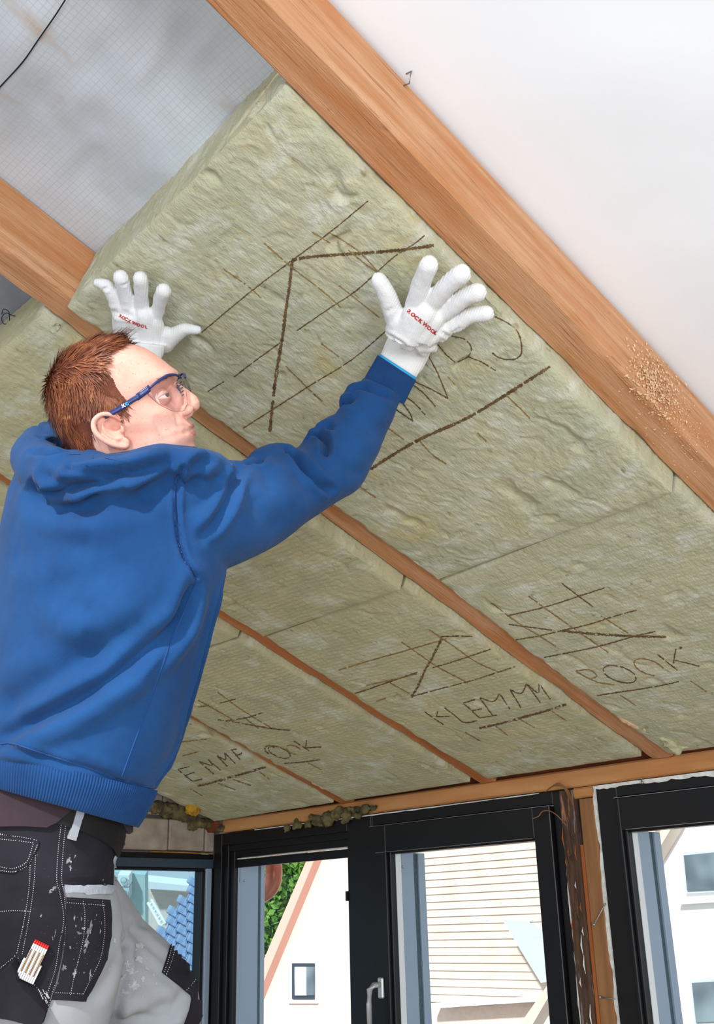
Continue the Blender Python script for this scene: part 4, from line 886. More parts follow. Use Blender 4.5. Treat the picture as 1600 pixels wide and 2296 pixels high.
v = fold(v, q, tr_, [(f[0], f[1], f[2]*1.4, *f[3:]) for f in F_])
v = v+normals(v, q)*(.0035*fbm(v*9, 3, 41)+.0010*fbm(v*40, 2, 42))[:, None]
shirt = mk('sweatshirt', v, q, m_blue, man, True); shirt['label'] = 'blue hooded sweatshirt'
sh_t = bvh(v, q)
mb = MB()
for l in ([(440, 1298), (412, 1372), (382, 1440), (345, 1545), (310, 1640), (272, 1742)], [(404, 1052), (390, 1102), (395, 1190), (412, 1256), (434, 1290)], [(412, 1050), (398, 1102), (403, 1188), (420, 1252), (440, 1292)]):
    mb = MB(); ribbon(mb, l, sh_t, 2.6, .0016, raised=True, seg=3); mb.build('seam', m_seam, shirt)
mb = MB(); ribbon(mb, [(0, 1668), (30, 1668), (100, 1690), (215, 1728), (290, 1756), (348, 1768)], sh_t, 3, .0012, raised=True, seg=3); mb.build('seam', m_seam, shirt)
mb = MB(); ribbon(mb, [(155, 1018), (195, 1020), (250, 1030), (300, 1036)], sh_t, 2, .0008, dash=(4, 2)); ribbon(mb, [(208, 1022), (212, 1040), (230, 1045)], sh_t, 2, .0008, dash=(4, 2))
mb.build('hood_stitching', m_seam, shirt)['kind'] = 'stuff'
def rib_band(name, secs, ribs, depth, mat, parent, n=560, rows=14, th=0, roll=True):
    A = catmull(np.array([[a[0], a[1], b[0], b[1], d, h] for a, b, d, h in secs], float), rows//max(1, len(secs)-1)); V = []
    for a in A:
        p, r_ = P(a[0], a[1], a[4]), P(a[2], a[3], a[4]); c = (p+r_)/2; W = (r_-p)/2; D = -nz(c)*a[5]; t = np.arange(n)*2*math.pi/n
        e = c+W*np.cos(t)[:, None]+D*np.sin(t)[:, None]; d = e-c; d /= np.linalg.norm(d, axis=1, keepdims=True)
        V.append(e+d*(depth*np.abs(np.sin(ribs*t/2)))[:, None])
    V = np.array(V); c = V.mean(1, keepdims=True); inner = c+(V-c)*.965
    full = np.concatenate([inner[:1], V, inner[-1:], inner[::-1]], 0)
    return mk(name, full.reshape(-1, 3), grid_faces(len(full), n, True), mat, parent, True)
hem = rib_band('hem_band', [((-75, 1672), (350, 1772), 1.68, .162), ((-76, 1700), (343, 1792), 1.68, .168), ((-72, 1735), (322, 1832), 1.68, .166), ((-68, 1752), (307, 1855), 1.68, .160)], 210, .0022, m_blue_rib, shirt, 1260)
cuff = rib_band('cuff', [((812, 862), (903, 906), 1.93, .044), ((822, 842), (910, 893), 1.935, .046), ((836, 818), (920, 872), 1.945, .045), ((848, 797), (931, 852), 1.955, .043)], 74, .0018, m_blue_rib, shirt, 520)
# ---------------- gloves, spread flat on the lifted slab
HG = HR-.058
def GP(u, v_, off=0.0): return onH(u, v_, HG-off)
def finger(mb, pts, r, off=.0):
    A = catmull([[*p, rr, o] for p, rr, o in zip([p[:2] for p in pts], r, [p[2] if len(p) > 2 else 0 for p in pts])], 5)
    mb.tube([GP(a[0], a[1], a[3]+a[2]*.86/FPX*2.0) for a in A], [a[2]/FPX*2.0 for a in A], 14)
    a = A[-1]; mb.ell(GP(a[0], a[1], a[3]+a[2]*.86/FPX*2.0), (a[2]/FPX*1.9,)*3)
def glove(fs, palm, cuffs, folds, lab, word, ribdir):
    mb = MB()
    for f in fs: finger(mb, *f)
    for (a, b, ra, rb_) in palm: finger(mb, [a, ((a[0]+b[0])/2, (a[1]+b[1])/2, ((a[2] if len(a) > 2 else 0)+(b[2] if len(b) > 2 else 0))/2), b], [ra, (ra+rb_)/2, rb_])
    for c in cuffs: loft(mb, c, 28)
    v, q = voxel(mb, .0021, 6, .6); t_ = bvh(v, q); v = fold(v, q, t_, folds); N = normals(v, q)
    # knitted ribs along the hand: real ridges
    u_, w_ = to_px(v); c, s = math.cos(math.radians(ribdir)), math.sin(math.radians(ribdir)); k = (u_*c+w_*s)
    v = v+N*(.0006*np.sin(k*2*math.pi/5.2)+.0008*fbm(v*30, 3, 5)+.0005*fbm(v*90, 2, 6))[:, None]
    o = mk('glove', v, q, m_glove, man, True); o['label'] = lab; t_ = bvh(v, q)
    letters('ROCKWOOL', [m_red]*8, word[0], word[1], t_, m_red, o, 'lettering', .0009); return o, t_
rw = lambda l, ox, oy, sc_, ang: [(ox+a/sc_, oy+b/sc_, g) for (a, b), g in zip(l, ang)]
gr, gr_t = glove(
 [([(892, 728), (877, 690), (864, 655), (848, 628)], [23, 21, 19, 16.5]), ([(925, 700), (938, 655), (948, 625), (961, 594)], [21, 20, 19, 20]),
  ([(955, 705), (978, 668), (1005, 638), (1034, 614)], [20, 20, 20, 20.5]), ([(970, 715), (1005, 694), (1040, 668), (1070, 656)], [20, 19, 19, 19.5]), ([(985, 735), (1025, 724), (1055, 708), (1090, 703)], [19, 18, 16.5, 17])],
 [((888, 748, .004), (893, 716, .003), 25, 23), ((982, 752, .003), (1002, 738, .002), 19, 16), ((905, 755, .008), (930, 700, .006), 30, 24), ((920, 755, .010), (955, 700, .008), 30, 24), ((940, 752, .010), (975, 712, .006), 28, 22), ((952, 755, .008), (990, 735, .004), 26, 20), ((880, 738, .002), (900, 725, .002), 20, 22), ((900, 760, .006), (960, 772, .004), 22, 20), ((878, 740, .006), (970, 780, .006), 13, 12)],
 [[((868, 735), (970, 775), 1.965, .022), ((868, 755), (965, 790), 1.955, .024), ((858, 785), (945, 830), 1.955, .028), ((850, 800), (930, 850), 1.952, .030), ((842, 820), (922, 872), 1.945, .030)]],
 [([(866, 750), (905, 772), (950, 795), (975, 797)], .004, .004), ([(990, 745), (1000, 752), (1008, 760)], .003, .003), ([(880, 690), (868, 700)], .004, .002), ([(1030, 735), (1018, 745)], .003, .002), ([(990, 770), (1005, 765)], .003, .003)],
 'white knitted right glove with red lettering', (rw([(522, 738), (565, 775), (607, 813), (655, 851), (710, 895), (757, 935), (799, 972), (834, 992)], 820, 560, 5.333, [42, 42, 42, 42, 41, 42, 44, 40]), 11.2), 25)
glv, gl_t = glove(
 [([(270, 705), (258, 670), (240, 642), (219, 634)], [19, 17.5, 14.5, 10.5]), ([(290, 705), (284, 672), (277, 645), (270, 622)], [19, 17, 16.5, 17.5]),
  ([(318, 705), (317, 672), (316, 645), (314, 624)], [18, 16, 16, 16.5]), ([(345, 715), (355, 690), (361, 668), (367, 652)], [18, 15.5, 16, 17]), ([(365, 770), (390, 752), (415, 739), (442, 740)], [26, 19, 14.5, 11])],
 [((272, 745, .003), (268, 712, .003), 20, 18), ((365, 775, .004), (372, 750, .003), 24, 20), ((285, 770, .006), (278, 705, .004), 28, 24), ((310, 770, .008), (300, 708, .006), 30, 22), ((335, 770, .008), (325, 708, .006), 30, 22), ((350, 770, .006), (345, 720, .004), 26, 20), ((330, 790, .004), (370, 765, .003), 24, 24)],
 [[((262, 765), (372, 775), 2.02, .022), ((276, 790), (362, 805), 2.03, .026), ((284, 815), (350, 830), 2.03, .028)]],
 [([(256, 758), (285, 768), (310, 772)], .004, .003), ([(250, 700), (275, 705), (300, 708)], .005, .004), ([(232, 650), (242, 645)], .003, .003), ([(275, 640), (285, 636)], .003, .002)],
 'white knitted left glove with red lettering', (rw([(462, 680), (494, 702), (534, 718), (575, 745), (637, 768), (690, 790), (742, 805), (788, 815)], 190, 590, 5.714, [25, 24, 23, 22, 20, 15, 8, 3]), 9.2), 5)
cp_ = [P(847, 797, 1.93), P(862, 797, 1.915), P(890, 808, 1.905), P(918, 830, 1.905), P(932, 852, 1.92)]
rib_band('cyan_edge', [((846, 799), (931, 853), 1.955, .041), ((849, 796), (933, 850), 1.956, .043), ((851, 793), (934, 847), 1.957, .041)], 4, .0002, m_cyan, gr, 60, 4)
# ---------------- trousers
mb = MB()
hipl = [((-70, 1740), (285, 1830), 1.68, .125), ((-78, 1800), (280, 1880), 1.68, .130), ((-84, 1870), (262, 1925), 1.68, .135), ((-90, 1960), (256, 1975), 1.68, .145), ((-92, 2050), (272, 2035), 1.68, .140), ((-85, 2130), (276, 2120), 1.68, .125), ((-70, 2220), (266, 2215), 1.68, .115), ((-50, 2330), (240, 2330), 1.68, .105), ((-30, 2600), (215, 2600), 1.70, .085), ((-10, 2900), (190, 2900), 1.72, .07), ((0, 3350), (160, 3350), 1.75, .06)]
loft(mb, hipl, 44)
bp([(130, 2080, 1.80), (230, 2160, 1.84), (310, 2205, 1.86), (352, 2262, 1.87), (345, 2380, 1.90), (320, 2650, 1.96), (300, 3050, 2.0)], [.125, .098, .082, .074, .074, .062, .052], mb, 30)
v, q = voxel(mb, .0052, 5, .6); t_ = bvh(v, q)
v = fold(v, q, t_, [([(250, 1984), (200, 1984), (146, 1978)], .006, .003), ([(285, 2082), (330, 2120), (400, 2180)], .009, .005), ([(290, 2080), (320, 2072), (345, 2068)], .008, .005), ([(255, 2296), (330, 2275), (380, 2255), (420, 2235)], .012, .010), ([(310, 2290), (370, 2285), (400, 2262)], .008, .007), ([(285, 2235), (340, 2245)], .012, .004),
   ([(274, 2100), (276, 2180), (262, 2260), (245, 2310)], .008, .010), ([(300, 2140), (360, 2180), (425, 2240)], .010, .005), ([(60, 2000), (130, 2040), (200, 2050)], .02, .003), ([(200, 2250), (240, 2200), (262, 2150)], .015, .004)])
v = v+normals(v, q)*(.003*fbm(v*10, 3, 51))[:, None]
tro = mk('trousers', v, q, m_grey_cloth, man, True); tro['label'] = 'grey and black work trousers'
tt = bvh(v, q)
def pt(name, poly, mat, parent=tro, off=.0012, th=.0018, **k): return patch(name, poly, tt, mat, parent, off, th, **k)
pt('black_panel', [(-80, 1800), (130, 1845), (280, 1885), (270, 1902), (252, 1925), (250, 1992), (144, 1983), (140, 1990), (147, 2012), (147, 2080), (138, 2150), (126, 2200), (118, 2236), (108, 2262), (99, 2289), (50, 2276), (0, 2262), (-70, 2250)], m_black_cloth)
pt('piping', [(143, 1982), (190, 1986), (252, 1990), (250, 2000), (240, 2005), (190, 2002), (147, 1998)], m_grey_trim, off=.002, th=.005)
pt('piping', [(-60, 2252), (0, 2262), (50, 2276), (99, 2290), (100, 2300), (50, 2288), (0, 2275), (-60, 2266)], m_grey_trim, off=.002, th=.004)
pt('holster_pocket', [(149, 2011), (200, 2014), (239, 2017), (243, 2050), (243, 2095), (234, 2149), (212, 2195), (191, 2232), (189, 2241), (118, 2236), (130, 2200), (142, 2140), (147, 2072)], m_black_cloth, off=.004, th=.003)
pt('back_pocket_flap', [(-40, 1862), (20, 1872), (90, 1886), (89, 1896), (78, 1915), (65, 1938), (34, 1956), (-40, 1950)], m_black_cloth, off=.0035, th=.002)
pt('knee_patch', [(383, 2113), (400, 2128), (418, 2150), (434, 2175), (446, 2205), (452, 2240), (452, 2270), (440, 2296), (436, 2330), (405, 2330), (412, 2296), (424, 2262), (428, 2240), (426, 2232), (405, 2214), (362, 2180), (372, 2150)], m_black_cloth, off=.002, th=.003)
pt('t_shirt', [(-80, 1700), (320, 1800), (312, 1850), (275, 1868), (262, 1840), (170, 1795), (166, 1808), (150, 1822), (128, 1842), (108, 1852), (60, 1850), (-80, 1852)], m_maroon, man, off=.007, th=.004, step=4)
belt = pt('belt', [(108, 1838), (132, 1808), (170, 1800), (215, 1812), (248, 1828), (268, 1850), (271, 1872), (266, 1895), (258, 1915), (255, 1918), (246, 1898), (222, 1880), (185, 1862), (150, 1850)], m_leather, man, off=.0045, th=.004)
pt('belt_loop', [(172, 1806), (187, 1812), (178, 1845), (168, 1880), (150, 1875), (160, 1850)], m_grey_trim, off=.009, th=.003)
mb = MB()
ribbon(mb, [(272, 1868), (266, 1885), (256, 1915), (251, 1930), (256, 1950), (258, 1970), (253, 1988), (244, 2000)], tt, 5, .005, raised=True); mb.build('side_piping', m_grey_trim, tro)
bt_v = None
mb = MB(); D_ = (3.2, 1.6)
# stitching is laid over the panels: rebuild one surface tree from all cloth layers
def tree_of(obs):
    V = []; F = []
    for o in obs:
        n = len(V); V += [tuple(k.co) for k in o.data.vertices]; F += [[i+n for i in p.vertices] for p in o.data.polygons]
    return BVHTree.FromPolygons(V, F)
lay = tree_of([o for o in man.children if o.name in ('trousers',)]+[o for o in tro.children])
for l in ([(137, 1850), (131, 1900), (127, 1971), (135, 2005), (143, 2061), (133, 2117), (124, 2173), (106, 2229), (92, 2286)], [(147, 1852), (142, 1900), (138, 1971), (144, 2005), (147, 2061), (144, 2117), (134, 2173), (118, 2225), (104, 2280)],
          [(80, 1918), (76, 1985), (65, 2061), (50, 2140)], [(68, 1940), (66, 1985), (55, 2061), (38, 2138)], [(0, 2171), (20, 2155), (37, 2140)], [(0, 2190), (25, 2165), (43, 2146)], [(0, 2043), (35, 2041), (69, 2043)],
          [(0, 1871), (50, 1877), (84, 1884)], [(0, 1881), (50, 1886), (76, 1890)], [(75, 1892), (60, 1932), (30, 1947), (0, 1943)], [(84, 1894), (66, 1936), (34, 1954), (0, 1951)],
          [(150, 2023), (200, 2027), (236, 2030)], [(229, 2020), (234, 2060), (233, 2100), (224, 2150), (200, 2200), (186, 2228)], [(120, 2225), (155, 2226), (186, 2228)], [(186, 2020), (190, 2050), (187, 2100), (176, 2150), (166, 2190), (158, 2230)],
          [(385, 2122), (376, 2155), (366, 2182)], [(392, 2126), (383, 2158), (372, 2185)], [(438, 2196), (425, 2212), (415, 2222)], [(48, 2180), (70, 2200), (90, 2222), (105, 2240)], [(140, 1795), (100, 1790), (50, 1780), (0, 1772)][:0] or [(152, 1870), (160, 1874), (168, 1876)]):
    ribbon(mb, l, lay, 1.5, .0009, dash=D_, seg=1.6)
for _ in range(14): u = 86+random.random()*22; v0 = 2215+random.random()*50; ribbon(mb, [(u, v0), (u+4+random.random()*5, v0+8+random.random()*8)], lay, 1.2, .0008)
mb.build('stitching', m_thread, tro)['kind'] = 'stuff'
mb = MB()
def blot(u, v0, ru, rv, n, ang=0, sz=1.6):
    for _ in range(n):
        a, b = random.gauss(0, ru), random.gauss(0, rv); c, s = math.cos(math.radians(ang)), math.sin(math.radians(ang)); uu, w_ = u+a*c-b*s, v0+a*s+b*c; h = hit(lay, uu, w_)
        if not h: continue
        t1 = nz(np.cross(h[1], RNG.normal(size=3))); t2 = np.cross(h[1], t1); k = len(mb.v); m = 6; r_ = sz*(.4+random.random())*1.65/FPX
        mb.v += [tuple(h[0]+h[1]*.0007+(t1*math.cos(i*6.28/m)*r_*(.6+.6*random.random())+t2*math.sin(i*6.28/m)*r_*(.5+.6*random.random()))) for i in range(m)]; mb.f.append(tuple(range(k, k+m)))
def blotch(u, v0, ru, rv, ang=0, off=.0006, parts=1):
    c, s = math.cos(math.radians(ang)), math.sin(math.radians(ang)); m = 30; ph_ = random.random()*100; ring_ = []
    for i in range(m):
        t = i*2*math.pi/m; r_ = .62+.55*vnoise(np.array([math.cos(t)*1.6+ph_, math.sin(t)*1.6, 0.]), 2)+.35*vnoise(np.array([math.cos(t)*5+ph_, math.sin(t)*5, 3.]), 4)+random.random()*.12; a, b_ = ru*r_*math.cos(t), rv*r_*math.sin(t)
        h = hit(lay, u+a*c-b_*s, v0+a*s+b_*c)
        if not h: return
        ring_.append(h[0]+h[1]*off)
    h = hit(lay, u, v0); 
    if not h: return
    k = len(mb.v); mb.v += [tuple(h[0]+h[1]*off)]+[tuple(p) for p in ring_]; mb.f += [(k, k+1+i, k+1+(i+1) % m) for i in range(m)]
rbs = [(155, 1930, 5, 9, 10), (158, 1946, 4, 7, 0), (168, 1920, 2, 5, 15), (120, 1992, 9, 4, -20), (112, 2000, 4, 4, 0), (183, 2060, 3, 5, 0), (186, 2082, 6, 4, -30), (178, 2092, 6, 4, 20), (167, 2058, 2, 9, 0), (170, 2076, 2, 4, 0), (200, 2085, 6, 18, 10), (194, 2115, 6, 14, 18), (190, 2132, 4, 8, 20), (92, 2052, 2.5, 5, 0), (124, 2090, 2, 9, 6), (118, 2103, 1.5, 5, 0), (230, 1974, 2, 4, 0), (235, 1983, 4, 2, 0), (142, 2170, 7, 10, 10), (168, 2182, 4, 12, 14), (202, 2185, 2.5, 13, 8), (224, 2090, 2, 6, 0), (227, 2070, 1.5, 5, 0), (158, 2124, 3, 3, 0), (216, 2052, 1.5, 3, 0), (188, 2180, 3, 3, 0), (130, 2205, 2, 3, 0)]
for a in rbs: blotch(*a)
blot(185, 2110, 24, 50, 45, 0, .9); blot(120, 1992, 9, 5, 14, 0, .9); blot(157, 1938, 6, 10, 14, 0, .8); blot(90, 2050, 50, 90, 24, 0, .7)
mb.build('plaster_stains', m_dirt, tro)['kind'] = 'stuff'
mb = MB()
for a in ((308, 2150, 15, 9, 35), (296, 2178, 12, 9, 20), (300, 2205, 17, 14, 0), (285, 2160, 7, 14, 0), (316, 2120, 11, 9, 0), (304, 2128, 7, 5, 0), (330, 2172, 10, 4, 40), (345, 2186, 4, 3, 0), (276, 2190, 6, 9, 0), (282, 2225, 8, 8, 0), (350, 2206, 3, 3, 0), (320, 2196, 7, 6, 0), (244, 2172, 3, 5, 30), (255, 2110, 5, 8, 0)): blotch(*a)
blot(303, 2175, 22, 34, 70, 20, 1.3)
o_ = mb.build('plaster_dust', m_dust, tro); tag(o_, kind='stuff')
# boots on the floor, mostly out of the picture
for (u, d) in ((85, 1.76), (300, 2.0)):
    c = P(u, 3000, d); mb = MB(); f_ = nz(np.array([-.25, .97, 0])); s_ = np.cross(f_, [0, 0, 1.])
    mb.ell((c[0]+f_[0]*.07, c[1]+f_[1]*.07, ZF+.045), (.14, .048, .045), np.array([f_, s_, [0, 0, 1]])); mb.ell((c[0]-f_[0]*.02, c[1]-f_[1]*.02, ZF+.07), (.06, .045, .07), np.array([f_, s_, [0, 0, 1]]))
    mb.tube([(c[0]-f_[0]*.02, c[1]-f_[1]*.02, ZF+.06), (c[0]-f_[0]*.03, c[1]-f_[1]*.03, ZF+.22)], [.045, .05], 16)
    v, q = voxel(mb, .008, 3); v[:, 2] = np.maximum(v[:, 2], ZF); mk('boot', v, q, m_boot, man, True)
# ---------------- folding rule in the thigh pocket
fr_ = empty('folding_rule', P(82, 2165, 1.54)); tag(fr_, 'white folding rule with red ends standing in the thigh pocket of the trousers', 'folding rule')
h0 = hit(lay, 84, 2150); pl_n = nz(h0[1]); O = h0[0]+pl_n*.003
def onpl(u, v_, off=0): r = ray(u, v_); o = O+pl_n*off; return r*((o@pl_n)/(r@pl_n))
TL, TR, LL = onpl(73, 2107), onpl(119, 2117), onpl(45, 2166); ax = nz(LL-TL); wx = TR-TL; wx = wx-ax*(wx@ax); wlen = np.linalg.norm(wx); wx = nz(wx); LN = .062
nS = 9
for k in range(nS):
    x0 = wlen*k/nS; x1 = wlen*(k+.80)/nS; st0 = .0 if 0 < k < 8 else .030; ln = LN
    f3 = lambda a, b, c: TL+wx*a+ax*b+pl_n*c
    s_ = MB().box((x0, st0+.0015, 0), (x1, ln, .005), .0004, f3).build('rule_slat', m_rulerwhite, fr_)
    if 0 < k < 8: MB().box((x0, -.0028, -.0002), (x1, .0012, .0052), .0004, f3).build('red_end', m_redpl, s_)
    if k in (1, 3, 5, 7): MB().box((x0+.0004, .010, .0048), (x1-.0003, .050, .0056), .0002, f3).build('joint_strip', m_brown, s_)
patch('rule_pocket', [(40, 2144), (46, 2158), (52, 2185), (66, 2202), (85, 2222), (98, 2238), (110, 2254), (99, 2286), (50, 2274), (-30, 2256), (-40, 2190), (0, 2182)], tt, m_black_cloth, tro, .0045, .016)
# ------------------------------------------------------------ outside
tag(MB().box((-60, 3.6, -5.2), (40, 70, -5)).box((-60, -30, -5.2), (-4.6, 3.6, -5)).build('ground', m_floor), kind='structure')
# gabled brick house seen through the corner window
Ya = 9.0
hA = empty('house', onY(700, 2290, Ya)*np.array([1, 1, 0])+np.array([0, 0, -5])); tag(hA, 'pale pink gabled house with one small dark window, behind the corner window', 'house')
def poly_slab(name, px, Y, th, mat, parent, ext=None):
    pts = [onY(u, v, Y) for u, v in px]; n = len(pts); V = pts+[p+np.array([0, th, 0]) for p in pts]
    F = [tuple(range(n)), tuple(range(n, 2*n))[::-1]]+[(i, (i+1) % n, (i+1) % n+n, i+n) for i in range(n)]
    return mk(name, V, F, mat, parent)
ap = (770, 1760)
poly_slab('gable_wall', [(560, 2230), ap, (862, 1960), (862, 2900), (300, 2900)], Ya, .3, m_houseA, hA)
poly_slab('verge_board', [(553, 2240), (768, 1740), (777, 1752), (566, 2262)], Ya-.12, .5, m_verge, hA)
poly_slab('verge_board', [(768, 1740), (880, 1960), (876, 1982), (766, 1760)], Ya-.12, .5, m_verge, hA)
wf = poly_slab('window_surround', [(645, 2152), (710, 2152), (710, 2250), (645, 2250)], Ya-.03, .05, m_white, hA)
wn = poly_slab('window_frame', [(654, 2160), (703, 2160), (703, 2240), (654, 2240)], Ya-.05, .04, m_frame_blue, hA)
poly_slab('pane', [(659, 2168), (702, 2168), (702, 2232), (659, 2232)], Ya-.06, .03, m_winglass, hA)
poly_slab('blind', [(661, 2168), (686, 2168), (686, 2232), (661, 2232)], Ya-.065, .01, m_white, hA)
# tiled house behind the middle sash window
Yb = 8.0
hB = empty('house', np.array([-8, Yb, -5.])); tag(hB, 'house with cream tile courses behind the middle sash window', 'house')
poly_slab('wall', [(900, 1700), (1290, 1700), (1290, 2245), (900, 2262)], Yb+.1, .3, m_tileA, hB)
zt = onY(1080, 1880, Yb)[2]; zb = onY(1080, 2250, Yb)[2]; xa = onY(925, 2000, Yb)[0]; xb = onY(1290, 2000, Yb)[0]
nc = 21; dz = (zt-zb)/nc
cb = None
for k in range(-2, nc):
    z = zt-k*dz
    V = [(xa, Yb-.016, z-dz+.0), (xb, Yb-.016, z-dz), (xb, Yb-.02, z-dz), (xa, Yb-.02, z-dz), (xa, Yb+.0, z), (xb, Yb+.0, z), (xb, Yb+.1, z), (xa, Yb+.1, z)]
    V[3] = (xa, Yb+.1, z-dz); V[2] = (xb, Yb+.1, z-dz)
    mk('tile_course', V, [(0, 1, 5, 4), (3, 2, 1, 0), (4, 5, 6, 7), (0, 4, 7, 3), (1, 2, 6, 5), (2, 3, 7, 6)], m_tileA, hB)
poly_slab('dormer_cheek', [(1128, 2066), (1180, 2100), (1222, 2112), (1235, 2200), (1212, 2204), (1160, 2120)], Yb-.35, .4, m_lead, hB)
poly_slab('gutter', [(960, 2250), (1260, 2230), (1260, 2242), (960, 2262)], Yb-.15, .12, m_white, hB)
poly_slab('lower_wall', [(965, 2262), (1290, 2242), (1290, 2700), (965, 2700)], Yb+.05, .2, m_houseA, hB)
poly_slab('roof_edge', [(1165, 2296), (1240, 2190), (1252, 2196), (1180, 2320)], Yb-.6, .15, m_tileA, hB)
# white house behind the right window
Yc = 9.0
hC = empty('house', np.array([-4.5, Yc, -5.])); tag(hC, 'bright white rendered house with two windows behind the right window', 'house')
poly_slab('wall', [(1395, 2010), (1520, 1790), (1640, 1760), (1900, 1760), (1900, 2900), (1395, 2900)], Yc, .3, m_houseW, hC)
poly_slab('verge_board', [(1440, 1930), (1500, 1830), (1520, 1830), (1455, 1940)], Yc-.2, .3, m_tileA, hC)
poly_slab('roof', [(1400, 1960), (1400, 1700), (1560, 1700), (1500, 1800), (1440, 1920)], Yc-.1, .2, m_houseA, hC)
for q in ([(1528, 1912), (1640, 1900), (1640, 1998), (1536, 2004)], [(1546, 2197), (1660, 2190), (1660, 2296), (1556, 2300)]):
    f = poly_slab('window_frame', q, Yc-.04, .06, m_lead, hC)
    c = np.mean(q, 0); poly_slab('pane', [tuple(c+(np.array(p)-c)*np.array([.93, .86])) for p in q], Yc-.06, .03, m_winglass, f)
poly_slab('window_sill', [(1520, 2020), (1650, 2012), (1650, 2020), (1520, 2028)], Yc-.08, .1, m_white, hC)
# tree between
tr = empty('tree', (-12.5, 12.5, -5)); tag(tr, 'leafy green tree beside the gabled house', 'tree')
MB().tube([(-12.5, 12.5, -5), (-12.3, 12.4, -2), (-12.4, 12.5, .3)], [.25, .18, .08], 10).build('trunk', m_weather, tr, True)
mb = MB(); cc = [onY(u, v, 12.0) for u, v in ((600, 1960), (640, 1950), (665, 1930), (610, 2030), (630, 2000), (590, 2080), (600, 2120), (560, 2040))]
for k in range(7000):
    c = random.choice(cc)+RNG.normal(size=3)*np.array([.33, .4, .33]); a = nz(RNG.normal(size=3)); b = nz(np.cross(a, RNG.normal(size=3))); s_ = .04+.05*random.random()
    n = len(mb.v); mb.v += [tuple(c-a*s_), tuple(c+b*s_*.55), tuple(c+a*s_), tuple(c-b*s_*.55)]; mb.f.append((n, n+1, n+2, n+3))
tag(mb.build('foliage', m_leaf, tr), kind='stuff')
# copper elbow just outside the corner window
pts = catmull([onY(600, 1900, 3.5), onY(612, 1935, 3.5), onY(612, 1975, 3.5), onY(595, 2000, 3.5), onY(560, 2015, 3.5)], 6)
tag(MB().tube(pts, .042, 20).build('downpipe_elbow', m_copper, None, True), 'curved pinkish copper pipe elbow outside the corner window', 'pipe')
# pantiled roof, buildings and ladder seen through the tinted left window
hD = empty('house', np.array([-7.5, 5.5, -5.])); tag(hD, 'house with a blue-grey pantile roof seen through the tinted left window', 'house')
A = P(462, 1955, 6.6); B = P(300, 2330, 5.6); Cc = P(470, 2330, 4.9)
e1 = nz(P(470, 2120, 5.8)-P(395, 2128, 6.0)); up = nz(A-Cc); nrm = nz(np.cross(e1, up)); nrm = nrm if nrm@A < 0 else -nrm
tile = None; tw, tl = .10, .115
def inpx(p, poly):
    c = R.T@p; u = 800+c[0]/-c[2]*FPX; v = 1148-c[1]/-c[2]*FPX
    return inpoly(np.array([u]), np.array([v]), poly)[0]
polyr = [(470, 1940), (450, 1955), (388, 2055), (322, 2160), (232, 2310), (232, 2400), (486, 2400), (486, 1940)]
n_ = 0
def onroof(u, v):
    r = ray(u, v); return r*(((A-nrm*.05)@nrm)/(r@nrm))
MB().add([onroof(*p) for p in ((466, 1950), (340, 2170), (250, 2320), (250, 2450), (490, 2450), (490, 1950))]+[onroof(*p)-nrm*.1 for p in ((466, 1950), (340, 2170), (250, 2320), (250, 2450), (490, 2450), (490, 1950))], [(0, 1, 2, 3, 4, 5), (11, 10, 9, 8, 7, 6)]+[(i, (i+1) % 6, (i+1) % 6+6, i+6) for i in range(6)]).build('roof_underlay', m_tileB, hD)
for i in range(-42, 14):
    for j in range(-36, 5):
        c = A+e1*(i*tw)+up*(j*tl); cs = R.T@c
        if cs[2] > -2 or not inpx(c, polyr) or n_ > 290: continue
        n_ += 1
        if tile is None:
            V = []; 
            for a in range(7):
                x = (a/6-.5)*tw*1.08; z = .022*math.cos((a/6)*2*math.pi); 
                V += [e1*x+up*(-tl*.6)+nrm*(z+.03), e1*x+up*(tl*.55)+nrm*z]
            F = [(2*a, 2*a+2, 2*a+3, 2*a+1) for a in range(6)]
            V2 = V+[p-nrm*.014 for p in V]; F2 = F+[tuple(i_+14 for i_ in f[::-1]) for f in F]+[(2*a, 2*a+14, 2*a+16, 2*a+2) for a in range(6)]
            tile = mk('roof_tile', V2, F2, m_tileB, hD); tile.location = Vector(c); tile.parent = hD; tile.matrix_parent_inverse = hD.matrix_world.inverted()
        else:
            t = tile.copy(); C.objects.link(t); t.location = Vector(c)
def pslab(name, px, d, th, mat, parent):
    pts = [P(u, v, d) for u, v in px]; bk = -R[:, 2]; n = len(pts); V = pts+[p+bk*th for p in pts]
    return mk(name, V, [tuple(range(n)), tuple(range(n, 2*n))[::-1]]+[(i, (i+1) % n, (i+1) % n+n, i+n) for i in range(n)], mat, parent)
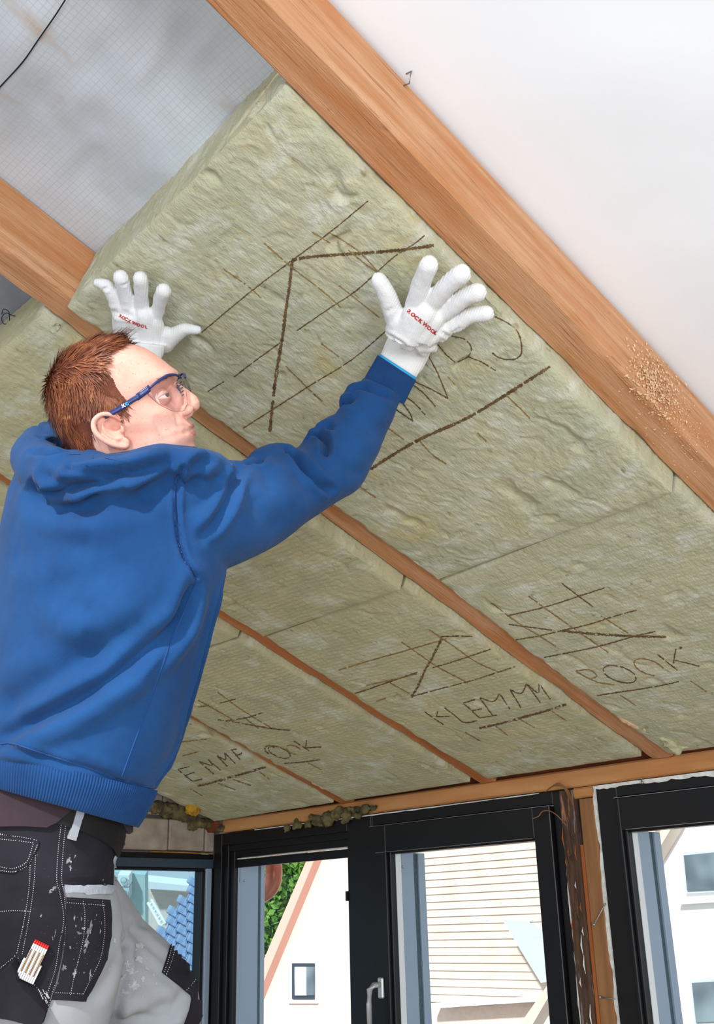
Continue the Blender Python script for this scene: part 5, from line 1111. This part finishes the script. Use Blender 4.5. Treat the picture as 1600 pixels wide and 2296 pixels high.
hE = empty('building', P(290, 2300, 13)*np.array([1, 1, 0])+np.array([0, 0, -5])); tag(hE, 'teal building wall with air conditioner boxes seen through the tinted left window', 'building')
pslab('wall', [(120, 1940), (325, 1962), (330, 2900), (120, 2900)], 13, .2, m_teal, hE)
hF = empty('building', P(400, 2300, 15)*np.array([1, 1, 0])+np.array([0, 0, -5])); tag(hF, 'low pale brick building between the teal wall and the pantile roof', 'building')
pslab('wall', [(322, 1992), (440, 2002), (560, 2010), (560, 2900), (322, 2900)], 15, .2, m_houseA, hF)
pslab('parapet', [(318, 1975), (440, 1988), (560, 1995), (560, 2006), (318, 1992)], 14.7, .25, m_white, hF)
for u, v, k in ((277, 1975, 'upper'), (277, 2003, 'lower')):
    b_ = pslab('air_conditioner', [(u-13, v-13), (u+12, v-12), (u+12, v+13), (u-13, v+12)], 12.8, .19, m_white if k == 'upper' else m_lead, None)
    tag(b_, k+' air conditioner box on the teal wall seen through the left window', 'air conditioner')
    c = P(u+1, v, 12.78); a1, a2 = R[:, 0], R[:, 1]
    MB().tube([c+a1*.042*math.cos(t)+a2*.042*math.sin(t) for t in np.linspace(0, 6.3, 20)], .006, 6).ell(c, (.03, .03, .01), np.stack([a1, a2, R[:, 2]]), 12, 6).build('fan', m_teal, b_)
ld = empty('ladder', P(340, 2100, 7)); tag(ld, 'pale ladder leaning outside, seen through the tinted left window', 'ladder')
dd = -(R.T@onroof(368, 2076))[2]; ks = dd/9
a0, a1_ = (332, 2025), (362, 2080); b0, b1_ = (340, 2018), (372, 2072)
for a, b in ((a0, a1_), (b0, b1_)): MB().tube([P(*a, dd+.25), P(*b, dd)], .014*ks, 6).build('rail', m_white, ld)
for k in range(7):
    t = (k+.5)/7; MB().tube([P(a0[0]+(a1_[0]-a0[0])*t, a0[1]+(a1_[1]-a0[1])*t, dd+.25*(1-t)), P(b0[0]+(b1_[0]-b0[0])*t, b0[1]+(b1_[1]-b0[1])*t, dd+.25*(1-t))], .008*ks, 6).build('rung', m_white, ld)
